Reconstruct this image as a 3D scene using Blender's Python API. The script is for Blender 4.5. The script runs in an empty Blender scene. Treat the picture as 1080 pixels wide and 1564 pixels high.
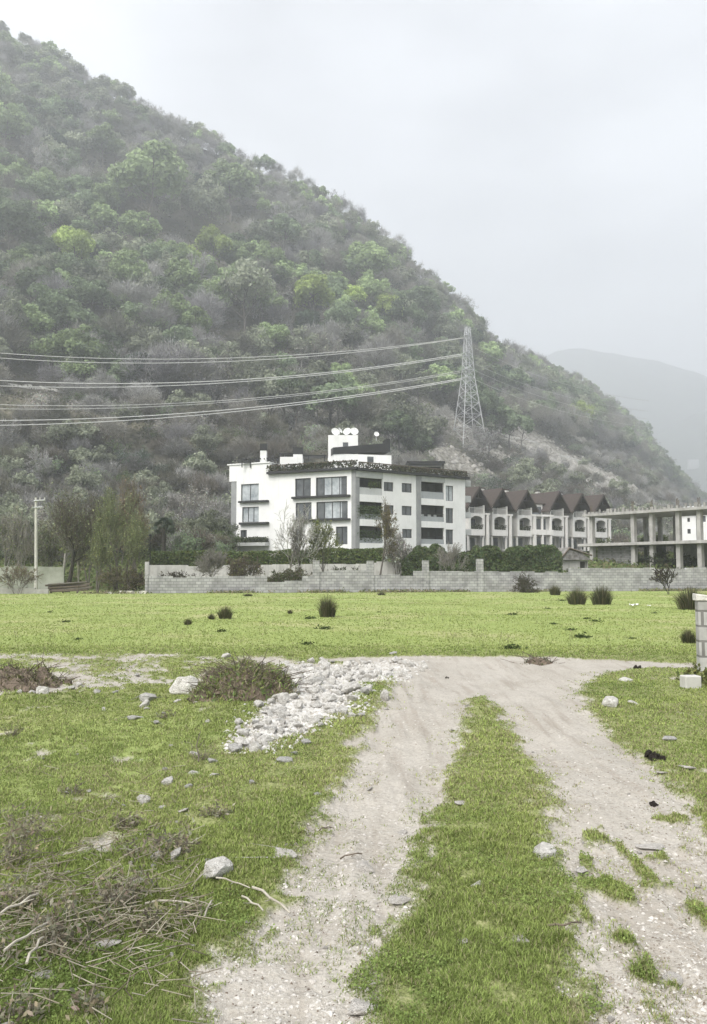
import bpy, math, random
import numpy as np
from mathutils import Vector
random.seed(5)
rng = np.random.default_rng(11)
scene = bpy.context.scene
COL = scene.collection
# ------------------------------------------------------------------ camera model (measured from the photograph)
PW, PH, FOC, HOR, EYE = 1080.0, 1564.0, 1227.0, 872.0, 1.6
TH = math.atan((HOR - PH / 2) / FOC)
CT, ST = math.cos(TH), math.sin(TH)

def ray(px, py):
    r, u = (px - PW / 2) / FOC, (PH / 2 - py) / FOC
    return r, CT - ST * u, ST + CT * u

def at(px, py, Y):                       # point on a pixel's sight line at ground distance Y
    a, b, c = ray(px, py); t = Y / b
    return Vector((a * t, Y, EYE + c * t))

def gp(px, py, z=0.0):                   # where a sight line meets the level ground
    a, b, c = ray(px, py); t = (z - EYE) / c
    return Vector((a * t, b * t, z))

def proj(x, y, z):
    z = z - EYE
    f = y * CT + z * ST; u = -y * ST + z * CT
    return PW / 2 + FOC * x / f, PH / 2 - FOC * u / f

# ------------------------------------------------------------------ noise
def _hash(ix, iy, s):
    n = (ix.astype(np.int64) * 374761393 + iy.astype(np.int64) * 668265263 + s * 974634777) & 0xFFFFFFFF
    n = ((n ^ (n >> 13)) * 1274126177) & 0xFFFFFFFF
    n = ((n ^ (n >> 16)) * 2246822519) & 0xFFFFFFFF
    return ((n ^ (n >> 15)) & 0xFFFFFF) / float(0xFFFFFF)

def vnoise(x, y, s=0):
    x = np.asarray(x, float); y = np.asarray(y, float)
    ix, iy = np.floor(x), np.floor(y); fx, fy = x - ix, y - iy
    fx = fx * fx * (3 - 2 * fx); fy = fy * fy * (3 - 2 * fy)
    a, b = _hash(ix, iy, s), _hash(ix + 1, iy, s)
    c, d = _hash(ix, iy + 1, s), _hash(ix + 1, iy + 1, s)
    return (a * (1 - fx) + b * fx) * (1 - fy) + (c * (1 - fx) + d * fx) * fy

def fbm(x, y, s=0, o=4):
    t, a, n = 0, 0.5, 0
    for i in range(o):
        t = t + a * vnoise(x * 2 ** i, y * 2 ** i, s + i * 17); n += a; a *= 0.5
    return t / n                         # 0..1

def sstep(a, b, x):
    t = np.clip((x - a) / (b - a), 0, 1)
    return t * t * (3 - 2 * t)

# ------------------------------------------------------------------ objects
def tag(o, label=None, cat=None, group=None, kind=None):
    if label: o['label'] = label
    if cat: o['category'] = cat
    if group: o['group'] = group
    if kind: o['kind'] = kind
    return o

def thing(name, label, cat, loc=(0, 0, 0), group=None, rz=0.0):
    o = bpy.data.objects.new(name, None); COL.objects.link(o)
    o.empty_display_size = 0.2
    o.location = loc; o.rotation_euler = (0, 0, rz)
    return tag(o, label, cat, group)

def np_data(name, V, F, mats, smooth=False, col=None, attrs=None, midx=None):
    """mesh from arrays; F is one (n,k) array or a list of them"""
    me = bpy.data.meshes.new(name)
    V = np.asarray(V, np.float32)
    Fs = F if isinstance(F, list) else [F]
    Fs = [np.asarray(f, np.int32) for f in Fs if len(f)]
    me.vertices.add(len(V)); me.vertices.foreach_set('co', V.ravel())
    loops = np.concatenate([f.ravel() for f in Fs]); me.loops.add(len(loops)); me.loops.foreach_set('vertex_index', loops)
    tot = np.concatenate([np.full(len(f), f.shape[1], np.int32) for f in Fs])
    start = np.concatenate([[0], np.cumsum(tot)[:-1]]).astype(np.int32)
    me.polygons.add(len(tot)); me.polygons.foreach_set('loop_start', start); me.polygons.foreach_set('loop_total', tot)
    if smooth: me.polygons.foreach_set('use_smooth', np.ones(len(tot), bool))
    if midx is not None: me.polygons.foreach_set('material_index', np.asarray(midx, np.int32))
    for m in (mats if isinstance(mats, (list, tuple)) else [mats]): me.materials.append(m)
    if col is not None:
        a = me.color_attributes.new('col', 'FLOAT_COLOR', 'POINT')
        c = np.ones((len(V), 4), np.float32); c[:, :3] = col; a.data.foreach_set('color', c.ravel())
    for k, v in (attrs or {}).items():
        a = me.attributes.new(k, 'FLOAT', 'POINT'); a.data.foreach_set('value', np.asarray(v, np.float32))
    me.update(calc_edges=True); me.validate()
    return me

def obj(name, data, parent=None, loc=None):
    o = bpy.data.objects.new(name, data); COL.objects.link(o)
    if parent: o.parent = parent
    if loc is not None: o.location = loc
    return o

class MB:
    """collects simple shapes into one mesh"""
    def __init__(s): s.v, s.f = [], []
    def add(s, V, F):
        n = len(s.v); s.v += [tuple(v) for v in V]; s.f += [tuple(i + n for i in f) for f in F]; return s
    def ob(s, o, a, b, c):               # box from a corner and three edge vectors
        o, a, b, c = Vector(o), Vector(a), Vector(b), Vector(c)
        V = [o, o + a, o + a + b, o + b, o + c, o + a + c, o + a + b + c, o + b + c]
        return s.add(V, [(0, 3, 2, 1), (4, 5, 6, 7), (0, 1, 5, 4), (1, 2, 6, 5), (2, 3, 7, 6), (3, 0, 4, 7)])
    def box(s, x0, y0, z0, x1, y1, z1):
        return s.ob((x0, y0, z0), (x1 - x0, 0, 0), (0, y1 - y0, 0), (0, 0, z1 - z0))
    def quad(s, a, b, c, d): return s.add([a, b, c, d], [(0, 1, 2, 3)])
    def tube(s, p, q, r0, r1=None, k=6):
        p, q = Vector(p), Vector(q); r1 = r0 if r1 is None else r1
        d = (q - p).normalized(); a = d.orthogonal().normalized(); b = d.cross(a)
        V = []
        for c, r in ((p, r0), (q, r1)):
            for i in range(k):
                t = 2 * math.pi * i / k; V.append(c + a * (math.cos(t) * r) + b * (math.sin(t) * r))
        F = [(i, (i + 1) % k, k + (i + 1) % k, k + i) for i in range(k)]
        F += [tuple(range(k - 1, -1, -1)), tuple(range(k, 2 * k))]
        return s.add(V, F)
    def line(s, pts, r, k=5):
        for a, b in zip(pts[:-1], pts[1:]): s.tube(a, b, r, r, k)
        return s
    def bar(s, p, q, w):                 # square bar
        p, q = Vector(p), Vector(q); d = (q - p).normalized(); a = d.orthogonal().normalized() * w; b = d.cross(a).normalized() * w
        return s.ob(p - a / 2 - b / 2, a, b, q - p)
    def prism(s, poly, ext):             # planar outline pushed along a vector
        n = len(poly); ext = Vector(ext); V = [Vector(p) for p in poly] + [Vector(p) + ext for p in poly]
        F = [tuple(range(n)), tuple(range(2 * n - 1, n - 1, -1))] + [(i, i + n, (i + 1) % n + n, (i + 1) % n) for i in range(n)]
        return s.add(V, F)
    def build(s, name, mat, parent=None, smooth=False, bevel=0):
        off = Vector((0, 0, 0))
        if parent is not None and parent.get('world_built'):
            p = parent
            while p is not None: off = off + p.location; p = p.parent
        me = bpy.data.meshes.new(name); me.from_pydata([tuple(Vector(v) - off) for v in s.v], [], s.f)
        me.materials.append(mat); me.update()
        if smooth:
            for p in me.polygons: p.use_smooth = True
        o = obj(name, me, parent)
        if parent is not None and parent.get('world_built'): o['world_built'] = 1
        if bevel:
            m = o.modifiers.new('edge', 'BEVEL'); m.width = bevel; m.segments = 1; m.limit_method = 'ANGLE'
        return o

def wthing(*a, **k):                     # a thing whose parts are given in world coordinates
    o = thing(*a, **k); o['world_built'] = 1; return o

def copy_tree(o, parent=None):
    c = o.copy(); COL.objects.link(c)
    if parent is not None: c.parent = parent
    for ch in list(o.children): copy_tree(ch, c)
    return c

# ------------------------------------------------------------------ materials
def nodes(name):
    m = bpy.data.materials.new(name); m.use_nodes = True
    nt = m.node_tree; nt.nodes.clear()
    out = nt.nodes.new('ShaderNodeOutputMaterial')
    def N(t, **kw):
        n = nt.nodes.new('ShaderNode' + t)
        for k, v in kw.items():
            if k.startswith('i_'): n.inputs[int(k[2:]) if k[2:].isdigit() else k[2:].replace('_', ' ')].default_value = v
            else: setattr(n, k, v)
        return n
    L = lambda a, b: nt.links.new(a, b)
    return m, N, L, out

def c4(c): return (c[0], c[1], c[2], 1.0)

def mat(name, c1, c2=None, scale=2.0, rough=0.8, bump=0.0, bscale=None, metal=0.0, spec=0.3, lo=0.35, hi=0.65, stain=None):
    m, N, L, out = nodes(name)
    b = N('BsdfPrincipled'); b.inputs['Roughness'].default_value = rough; b.inputs['Metallic'].default_value = metal
    b.inputs['Specular IOR Level'].default_value = spec
    tc = N('TexCoord')
    if c2 is None: c2 = tuple(x * 0.8 for x in c1)
    n = N('TexNoise'); n.inputs['Scale'].default_value = scale; n.inputs['Detail'].default_value = 6; n.inputs['Roughness'].default_value = 0.65
    L(tc.outputs['Object'], n.inputs['Vector'])
    r = N('ValToRGB'); r.color_ramp.elements[0].position = lo; r.color_ramp.elements[1].position = hi
    r.color_ramp.elements[0].color = c4(c2); r.color_ramp.elements[1].color = c4(c1)
    L(n.outputs['Fac'], r.inputs['Fac']); col = r.outputs['Color']
    if stain:                            # vertical weather streaks
        mp = N('Mapping'); mp.inputs['Scale'].default_value = (1.6, 1.6, 0.12); L(tc.outputs['Object'], mp.inputs['Vector'])
        n2 = N('TexNoise'); n2.inputs['Scale'].default_value = 2.2; n2.inputs['Detail'].default_value = 5; L(mp.outputs['Vector'], n2.inputs['Vector'])
        r2 = N('ValToRGB'); r2.color_ramp.elements[0].position = 0.55; r2.color_ramp.elements[1].position = 0.75
        r2.color_ramp.elements[0].color = (0, 0, 0, 1); r2.color_ramp.elements[1].color = (stain, stain, stain, 1)
        L(n2.outputs['Fac'], r2.inputs['Fac'])
        mx = N('Mix', data_type='RGBA'); L(r2.outputs['Color'], mx.inputs['Factor']); L(col, mx.inputs['A'])
        mx.inputs['B'].default_value = c4(tuple(x * 0.45 for x in c1)); col = mx.outputs['Result']
    L(col, b.inputs['Base Color'])
    if bump:
        n3 = N('TexNoise'); n3.inputs['Scale'].default_value = bscale or scale * 4; n3.inputs['Detail'].default_value = 5
        L(tc.outputs['Object'], n3.inputs['Vector'])
        bp = N('Bump'); bp.inputs['Strength'].default_value = bump; bp.inputs['Distance'].default_value = 0.05
        L(n3.outputs['Fac'], bp.inputs['Height']); L(bp.outputs['Normal'], b.inputs['Normal'])
    L(b.outputs[0], out.inputs[0])
    return m

def leafmat(name, vary=0.35, trans=0.3):
    """colour from the mesh attribute, varied per plant"""
    m, N, L, out = nodes(name)
    a = N('Attribute', attribute_name='col'); oi = N('ObjectInfo')
    mr = N('MapRange'); mr.inputs['To Min'].default_value = 1 - vary; mr.inputs['To Max'].default_value = 1 + vary
    L(oi.outputs['Random'], mr.inputs['Value'])
    mul = N('VectorMath', operation='SCALE'); L(a.outputs['Color'], mul.inputs[0]); L(mr.outputs['Result'], mul.inputs['Scale'])
    d = N('BsdfDiffuse'); L(mul.outputs['Vector'], d.inputs['Color'])
    t = N('BsdfTranslucent'); L(mul.outputs['Vector'], t.inputs['Color'])
    mx = N('MixShader'); mx.inputs[0].default_value = trans; L(d.outputs[0], mx.inputs[1]); L(t.outputs[0], mx.inputs[2])
    L(mx.outputs[0], out.inputs[0])
    return m

def glassmat(name, c1, c2, rough=0.08, scale=0.6):
    m = mat(name, c1, c2, scale, rough, spec=0.6); return m

def blockmat(name, c1, c2, mortar, bw, bh, joint=0.02, noise=3.0):
    """block courses; brick texture over (along wall, height)"""
    m, N, L, out = nodes(name)
    tc = N('TexCoord'); sp = N('SeparateXYZ'); L(tc.outputs['Object'], sp.inputs[0])
    ad = N('Math', operation='ADD'); L(sp.outputs['X'], ad.inputs[0]); L(sp.outputs['Y'], ad.inputs[1])
    cb = N('CombineXYZ'); L(ad.outputs[0], cb.inputs['X']); L(sp.outputs['Z'], cb.inputs['Y'])
    br = N('TexBrick'); br.inputs['Scale'].default_value = 1; br.inputs['Brick Width'].default_value = bw; br.inputs['Row Height'].default_value = bh
    br.inputs['Mortar Size'].default_value = joint; br.inputs['Mortar Smooth'].default_value = 0.3; br.inputs['Bias'].default_value = 0.0
    br.inputs['Color1'].default_value = c4(c1); br.inputs['Color2'].default_value = c4(c2); br.inputs['Mortar'].default_value = c4(mortar)
    L(cb.outputs[0], br.inputs['Vector'])
    n = N('TexNoise'); n.inputs['Scale'].default_value = noise; n.inputs['Detail'].default_value = 6; L(tc.outputs['Object'], n.inputs['Vector'])
    mr = N('MapRange'); mr.inputs['From Min'].default_value = 0.3; mr.inputs['From Max'].default_value = 0.7; mr.inputs['To Min'].default_value = 0.7; mr.inputs['To Max'].default_value = 1.15
    L(n.outputs['Fac'], mr.inputs['Value'])
    mul = N('VectorMath', operation='SCALE'); L(br.outputs['Color'], mul.inputs[0]); L(mr.outputs['Result'], mul.inputs['Scale'])
    b = N('BsdfPrincipled'); b.inputs['Roughness'].default_value = 0.9; b.inputs['Specular IOR Level'].default_value = 0.2
    L(mul.outputs[0], b.inputs['Base Color'])
    bp = N('Bump'); bp.inputs['Strength'].default_value = 0.5; bp.inputs['Distance'].default_value = 0.02; bp.invert = True
    L(br.outputs['Fac'], bp.inputs['Height']); L(bp.outputs['Normal'], b.inputs['Normal'])
    L(b.outputs[0], out.inputs[0])
    return m

M = {}
M['white'] = mat('white render', (0.83, 0.83, 0.82), (0.75, 0.75, 0.74), 0.7, 0.75, stain=0.18)
M['panelgrey'] = mat('grey cladding', (0.30, 0.305, 0.305), (0.24, 0.245, 0.25), 1.2, 0.6, stain=0.2)
M['lightgrey'] = mat('pale grey panel', (0.52, 0.53, 0.52), (0.44, 0.45, 0.45), 1.0, 0.5)
M['dark'] = mat('dark steel', (0.03, 0.03, 0.032), (0.02, 0.02, 0.022), 2, 0.5)
M['frame'] = mat('dark window frame', (0.045, 0.045, 0.05), None, 2, 0.45)
M['glass'] = glassmat('dark glazing', (0.14, 0.15, 0.16), (0.05, 0.055, 0.06))
M['glasslight'] = glassmat('glazing with pale curtain', (0.50, 0.53, 0.55), (0.22, 0.25, 0.27), 0.12, 0.9)
M['inside'] = mat('wall darkened as shade', (0.10, 0.10, 0.10), (0.06, 0.06, 0.06), 0.8)  # near-black base colour stands in for the shade inside openings
M['rail'] = mat('balcony glass panel', (0.34, 0.36, 0.37), (0.28, 0.30, 0.31), 0.8, 0.15, spec=0.5)
M['roof'] = mat('red brown roof tiles', (0.078, 0.060, 0.053), (0.052, 0.042, 0.038), 1.6, 0.8, 0.5, 6)
M['cream'] = mat('cream render', (0.80, 0.785, 0.75), (0.68, 0.665, 0.635), 0.9, 0.8, stain=0.4)
M['wood'] = mat('dark gable timber', (0.055, 0.042, 0.036), (0.03, 0.024, 0.022), 2, 0.7)
M['concrete'] = mat('bare concrete', (0.46, 0.45, 0.43), (0.31, 0.30, 0.285), 1.1, 0.9, 0.3, 8, stain=0.6)
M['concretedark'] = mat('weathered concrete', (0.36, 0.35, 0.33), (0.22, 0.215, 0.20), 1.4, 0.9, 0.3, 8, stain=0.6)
M['block'] = blockmat('grey concrete blocks', (0.43, 0.425, 0.435), (0.31, 0.305, 0.315), (0.23, 0.23, 0.23), 0.45, 0.21, 0.022, 1.6)
M['blockraw'] = blockmat('rough infill blocks', (0.25, 0.25, 0.245), (0.19, 0.19, 0.19), (0.14, 0.14, 0.135), 0.4, 0.2)
M['pier'] = blockmat('weathered pier blocks', (0.48, 0.475, 0.46), (0.36, 0.355, 0.34), (0.20, 0.195, 0.185), 0.9, 0.24, 0.02, 5)
M['blockold'] = blockmat('old stained blocks', (0.42, 0.415, 0.40), (0.24, 0.235, 0.23), (0.10, 0.10, 0.095), 0.4, 0.2, 0.03, 5)
M['whitewall'] = mat('whitewashed wall', (0.62, 0.61, 0.58), (0.42, 0.41, 0.385), 1.1, 0.9, stain=0.75)
M['mossywall'] = mat('mossy plaster', (0.36, 0.37, 0.33), (0.22, 0.235, 0.19), 0.8, 0.9, stain=0.5)
M['pole'] = mat('pale concrete pole', (0.55, 0.54, 0.50), (0.42, 0.41, 0.38), 3, 0.85)
M['galv'] = mat('galvanised steel', (0.54, 0.55, 0.56), (0.45, 0.46, 0.47), 1.5, 0.6)
M['cable'] = mat('aluminium cable', (0.62, 0.62, 0.61), (0.5, 0.5, 0.5), 1, 0.5, metal=0.1)
M['stone'] = mat('pale limestone', (0.74, 0.72, 0.68), (0.44, 0.42, 0.385), 5.0, 0.9, 0.8, 18)
M['chip'] = mat('broken stone chips', (0.62, 0.605, 0.575), (0.40, 0.385, 0.36), 9.0, 0.95)
M['clod'] = mat('dry brown clods', (0.33, 0.295, 0.245), (0.20, 0.175, 0.145), 8, 0.95)
M['stonegrey'] = mat('grey field stone', (0.52, 0.51, 0.485), (0.36, 0.35, 0.33), 6.0, 0.9, 0.8, 18)
M['stonedusty'] = mat('dusty half buried stone', (0.64, 0.61, 0.57), (0.46, 0.43, 0.395), 7.0, 0.95, 0.8, 18)
M['dung'] = mat('dark dried dung', (0.085, 0.07, 0.055), (0.03, 0.025, 0.02), 14, 0.9, 1.0, 40)
M['soil'] = mat('brown soil', (0.22, 0.175, 0.135), (0.12, 0.095, 0.075), 7, 0.95, 1.0, 22)
M['bark'] = mat('grey bark', (0.15, 0.135, 0.12), (0.085, 0.075, 0.065), 4, 0.9)
M['barkdark'] = mat('dark bark', (0.05, 0.044, 0.038), (0.03, 0.027, 0.024), 4, 0.9)
M['barkpale'] = mat('pale bark', (0.30, 0.285, 0.25), (0.2, 0.19, 0.165), 4, 0.9)
M['deadwood'] = mat('bleached dead wood', (0.50, 0.47, 0.40), (0.34, 0.31, 0.26), 9, 0.9)
M['deaddark'] = mat('weathered brown wood', (0.16, 0.13, 0.10), (0.09, 0.075, 0.06), 9, 0.9)
M['leaf'] = leafmat('tree leaves'); M['herb'] = leafmat('low plants', 0.15, 0.25); M['blade'] = leafmat('grass blades', 0.0, 0.3)
M['twig'] = leafmat('fine twigs', 0.3, 0.0)
M['tin'] = mat('weathered roof sheet', (0.30, 0.29, 0.28), (0.13, 0.12, 0.115), 2.5, 0.7, 0.4, 9)
HAZE, EXPO = 0.00085, 0.6
# ------------------------------------------------------------------ ground plan
def plan(pts): return np.array([gp(*p)[:2] for p in pts])

def sdf(poly, x, y):                     # signed distance, positive inside
    d = np.full(x.shape, 1e9); ins = np.zeros(x.shape, bool)
    n = len(poly)
    for i in range(n):
        ax, ay = poly[i]; bx, by = poly[(i + 1) % n]
        ex, ey = bx - ax, by - ay
        t = np.clip(((x - ax) * ex + (y - ay) * ey) / (ex * ex + ey * ey + 1e-12), 0, 1)
        d = np.minimum(d, (x - ax - t * ex) ** 2 + (y - ay - t * ey) ** 2)
        c = ((ay > y) != (by > y)) & (x < (bx - ax) * (y - ay) / (by - ay + 1e-12) + ax)
        ins ^= c
    d = np.sqrt(d)
    return np.where(ins, d, -d)

TRACK = plan([(280, 1640), (318, 1560), (350, 1480), (412, 1400), (440, 1340), (470, 1280), (498, 1220), (532, 1170), (560, 1120), (578, 1085), (600, 1050), (590, 1034),
              (560, 1012), (470, 1004), (560, 1001), (640, 1000), (760, 1002), (840, 1003), (960, 1007), (1080, 1011), (1080, 1019), (1000, 1018), (930, 1026), (895, 1045),
              (900, 1085), (940, 1125), (985, 1155), (1030, 1205), (1100, 1270), (1300, 1500), (1300, 1700), (280, 1700)])
STRIP = plan([(535, 1700), (560, 1560), (578, 1500), (602, 1400), (640, 1320), (660, 1270), (685, 1210), (702, 1150), (712, 1100), (716, 1070), (735, 1066), (762, 1095),
              (785, 1120), (812, 1180), (835, 1240), (848, 1300), (857, 1370), (868, 1450), (885, 1600), (890, 1700)])
RUBBLE = plan([(350, 1142), (395, 1100), (440, 1062), (418, 1022), (440, 1012), (560, 1006), (650, 1006), (620, 1035), (560, 1060), (545, 1095), (440, 1128), (400, 1146)])
PATCHY = plan([(890, 1270), (1100, 1240), (1300, 1500), (1300, 1700), (885, 1700), (872, 1450)])
ROUGH = plan([(-300, 1002), (-100, 999), (200, 997), (420, 999), (470, 1010), (420, 1045), (300, 1040), (200, 1052), (60, 1066), (-100, 1075), (-300, 1080)])

def dirt_at(x, y):
    t = sdf(TRACK, x, y); s = sdf(STRIP, x, y); r = sdf(RUBBLE, x, y); p = sdf(PATCHY, x, y); g = sdf(ROUGH, x, y)
    n1 = fbm(x * 2.2, y * 1.6, 3, 4) - 0.5; n2 = fbm(x * 11, y * 8, 9, 3) - 0.5
    d = np.minimum(t, -s) + n1 * 0.20 + n2 * 0.30
    d = np.maximum(d, r - 0.06 + n1 * 0.4 + n2 * 0.3)
    d = np.maximum(d, np.minimum(g * 0.5, 0.12) + n1 * 0.7 + n2 * 0.45 - 0.12)
    # grass coming back through the gravel on the right
    weeds = (fbm(x * 4.2 + 7, y * 2.6, 21, 4) - 0.638) * 1.5 + n2 * 0.75
    d = np.where(p > 0, np.minimum(d, -weeds - 0.02), d)
    sparse = (fbm(x * 2.0, y * 2.0, 41, 4) - 0.755) * 2.0 + n2 * 0.3  # bare spots in the turf
    d = np.maximum(d, np.where((y < 16) & (s < -0.1), sparse, -1))
    # thin spots in the centre strip at its far end
    return d

def mound(x, y, c, a, b, h):
    r = ((x - c[0]) / a) ** 2 + ((y - c[1]) / b) ** 2
    return h * np.exp(-r * 1.6)

RC = gp(495, 1065); MC = gp(362, 1082); LC = gp(5, 1052)
def ground_z(x, y):
    x = np.asarray(x, float); y = np.asarray(y, float)
    near = 1 - sstep(9, 20, y)
    z = (fbm(x * 0.5, y * 0.5, 51, 3) - 0.5) * 0.16 * near
    z = z + (fbm(x * 0.25, y * 0.25, 52, 3) - 0.5) * 0.25 * sstep(16, 30, y) * (1 - sstep(45, 58, y))
    z = z + mound(x, y, RC, 1.5, 2.6, 0.16) + mound(x, y, MC, 1.0, 1.1, 0.10) + mound(x, y, LC, 1.6, 1.4, 0.12)
    return z

def full_ground_z(x, y, d=None):
    d = dirt_at(x, y) if d is None else d
    m = sstep(-0.05, 0.12, d)
    z = ground_z(x, y) - 0.03 * m + (fbm(x * 5.5, y * .5, 63, 3) - .5) * .05 * m
    return z + (fbm(x * 9, y * 9, 61, 3) - 0.5) * (0.030 + 0.020 * (1 - m)) * (1 - sstep(14, 24, y))

# ---- ground sheet: fan of fine rows, split where the turf is worn away
us = np.concatenate([np.linspace(-0.9, -0.48, 30)[:-1], np.linspace(-0.48, 0.48, 560), np.linspace(0.48, 0.9, 30)[1:]])
pys = np.concatenate([np.linspace(1900, 1600, 70)[:-1], np.linspace(1600, 905, 440), np.linspace(905, 896.5, 12)[1:]])
ys = np.array([gp(540, p)[1] for p in pys])
ys = np.concatenate([ys, [66.0, 70.0]])
U, Y = np.meshgrid(us, ys); X = U * Y
D = dirt_at(X, Y); Z = full_ground_z(X, Y, D)
rows, cols = X.shape
idx = np.arange(rows * cols).reshape(rows, cols)
Fq = np.stack([idx[:-1, :-1], idx[:-1, 1:], idx[1:, 1:], idx[1:, :-1]], -1).reshape(-1, 4)
V = np.stack([X, Y, Z], -1).reshape(-1, 3)
dv = D.ravel()
facev = dv[Fq].mean(1) > 0.0

def tone_at(x, y):
    """0 lush turf of the lane, 1 pale open pasture"""
    n = fbm(x * 0.35, y * 0.35, 71, 3)
    t = sstep(15.0, 18.5, y)
    pale = sdf(plan([(-300, 1075), (150, 1085), (330, 1090), (340, 1130), (250, 1200), (120, 1230), (-300, 1240)]), x, y)
    return np.clip(np.maximum(t, sstep(-0.5, 0.6, pale) * 0.8) + (n - 0.5) * 0.5, 0, 1)

def ground_mat():
    m, N, L, out = nodes('turf and dirt')
    tc = N('TexCoord'); d = N('Attribute', attribute_name='dirt'); to = N('Attribute', attribute_name='tone')
    def noise(s, det=5, r=0.6):
        n = N('TexNoise'); n.inputs['Scale'].default_value = s; n.inputs['Detail'].default_value = det; n.inputs['Roughness'].default_value = r
        L(tc.outputs['Object'], n.inputs['Vector']); return n
    def ramp(src, stops):
        r = N('ValToRGB'); e = r.color_ramp.elements
        while len(e) < len(stops): e.new(0.5)
        for k, (p, c) in enumerate(stops): e[k].position = p; e[k].color = c4(c)
        L(src, r.inputs['Fac']); return r.outputs['Color']
    def mix(f, a, b):
        x = N('Mix', data_type='RGBA'); L(f, x.inputs['Factor']); L(a, x.inputs['A']); L(b, x.inputs['B']); return x.outputs['Result']
    n1, n2, n3, n4 = noise(1.1), noise(7), noise(38, 4, 0.7), noise(0.28, 4)
    dirt = ramp(n1.outputs['Fac'], [(0.3, (0.345, 0.318, 0.278)), (0.5, (0.44, 0.412, 0.37)), (0.7, (0.52, 0.492, 0.45))])
    grit = ramp(n3.outputs['Fac'], [(0.34, (0.26, 0.232, 0.195)), (0.5, (0.43, 0.395, 0.345)), (0.68, (0.52, 0.49, 0.44))])
    half = N('Value'); half.outputs[0].default_value = 0.5
    dirt = mix(half.outputs[0], dirt, grit)
    ms = N('Mapping'); ms.inputs['Scale'].default_value = (7.0, 0.7, 1); ms.inputs['Rotation'].default_value = (0, 0, -0.12); L(tc.outputs['Object'], ms.inputs['Vector'])
    ns = N('TexNoise'); ns.inputs['Scale'].default_value = 1.0; ns.inputs['Detail'].default_value = 4; L(ms.outputs[0], ns.inputs['Vector'])
    streak = ramp(ns.outputs['Fac'], [(0.52, (0, 0, 0)), (0.68, (0.5, 0.5, 0.5))]); sc_ = N('RGB'); sc_.outputs[0].default_value = (0.30, 0.262, 0.22, 1)
    dirt = mix(streak, dirt, sc_.outputs[0])
    vo = N('TexVoronoi'); vo.inputs['Scale'].default_value = 26; L(tc.outputs['Object'], vo.inputs['Vector'])
    peb = ramp(vo.outputs['Distance'], [(0.10, (1, 1, 1)), (0.2, (0, 0, 0))])
    pm = N('Math', operation='MULTIPLY'); L(peb, pm.inputs[0]); g = ramp(n2.outputs['Fac'], [(0.54, (0, 0, 0)), (0.66, (0.5, 0.5, 0.5))]); L(g, pm.inputs[1])
    pc = N('RGB'); pc.outputs[0].default_value = (0.58, 0.555, 0.51, 1)
    dirt = mix(pm.outputs[0], dirt, pc.outputs[0])
    lush = ramp(n3.outputs['Fac'], [(0.3, (0.12, 0.135, 0.055)), (0.5, (0.235, 0.26, 0.105)), (0.68, (0.37, 0.37, 0.19))])
    pale = ramp(n2.outputs['Fac'], [(0.3, (0.225, 0.282, 0.092)), (0.5, (0.282, 0.342, 0.115)), (0.7, (0.335, 0.385, 0.148))])
    straw = N('RGB'); straw.outputs[0].default_value = (0.40, 0.385, 0.20, 1)
    sm = ramp(n4.outputs['Fac'], [(0.48, (0, 0, 0)), (0.66, (0.8, 0.8, 0.8))])
    pale = mix(sm, pale, straw.outputs[0])
    dk = N('RGB'); dk.outputs[0].default_value = (0.10, 0.13, 0.045, 1)
    mp = N('Mapping'); mp.inputs['Scale'].default_value = (0.55, 1.3, 1); L(tc.outputs['Object'], mp.inputs['Vector'])
    nt = N('TexNoise'); nt.inputs['Scale'].default_value = 1.6; nt.inputs['Detail'].default_value = 7; nt.inputs['Roughness'].default_value = 0.75; L(mp.outputs[0], nt.inputs['Vector'])
    tm = ramp(nt.outputs['Fac'], [(0.58, (0, 0, 0)), (0.72, (0.5, 0.5, 0.5))])
    pale = mix(tm, pale, dk.outputs[0])
    grass = mix(to.outputs['Fac'], lush, pale)
    a = N('Math', operation='MULTIPLY_ADD'); L(n3.outputs['Fac'], a.inputs[0]); a.inputs[1].default_value = 0.22; L(d.outputs['Fac'], a.inputs[2])
    f = N('MapRange'); f.inputs['From Min'].default_value = 0.05; f.inputs['From Max'].default_value = 0.17; L(a.outputs[0], f.inputs['Value'])
    col = mix(f.outputs['Result'], grass, dirt)
    b = N('BsdfPrincipled'); b.inputs['Roughness'].default_value = 0.95; b.inputs['Specular IOR Level'].default_value = 0.1
    L(col, b.inputs['Base Color'])
    ad = N('Math', operation='ADD'); L(n2.outputs['Fac'], ad.inputs[0]); L(n3.outputs['Fac'], ad.inputs[1])
    ad2 = N('Math', operation='ADD'); L(ad.outputs[0], ad2.inputs[0]); L(pm.outputs[0], ad2.inputs[1])
    bp = N('Bump'); bp.inputs['Strength'].default_value = 0.75; bp.inputs['Distance'].default_value = 0.03
    L(ad2.outputs[0], bp.inputs['Height']); L(bp.outputs['Normal'], b.inputs['Normal'])
    L(b.outputs[0], out.inputs[0])
    return m
GM = ground_mat()

def sub_mesh(name, mask):
    F = Fq[mask]; used, inv = np.unique(F, return_inverse=True)
    me = np_data(name, V[used], inv.reshape(-1, 4), GM, True, attrs={'dirt': dv[used], 'tone': tone_at(V[used, 0], V[used, 1])})
    return tag(obj(name, me), kind='structure')
sub_mesh('meadow_ground', ~facev)
sub_mesh('dirt_track', facev)
# the land all round, a little lower, out to the horizon
M['land'] = mat('open land', (0.15, 0.19, 0.07), (0.10, 0.12, 0.05), 0.05, 0.95)
tag(MB().box(-3200, -600, -1.2, 3200, 3100, -0.35).build('open_land', M['land']), kind='structure')

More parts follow.
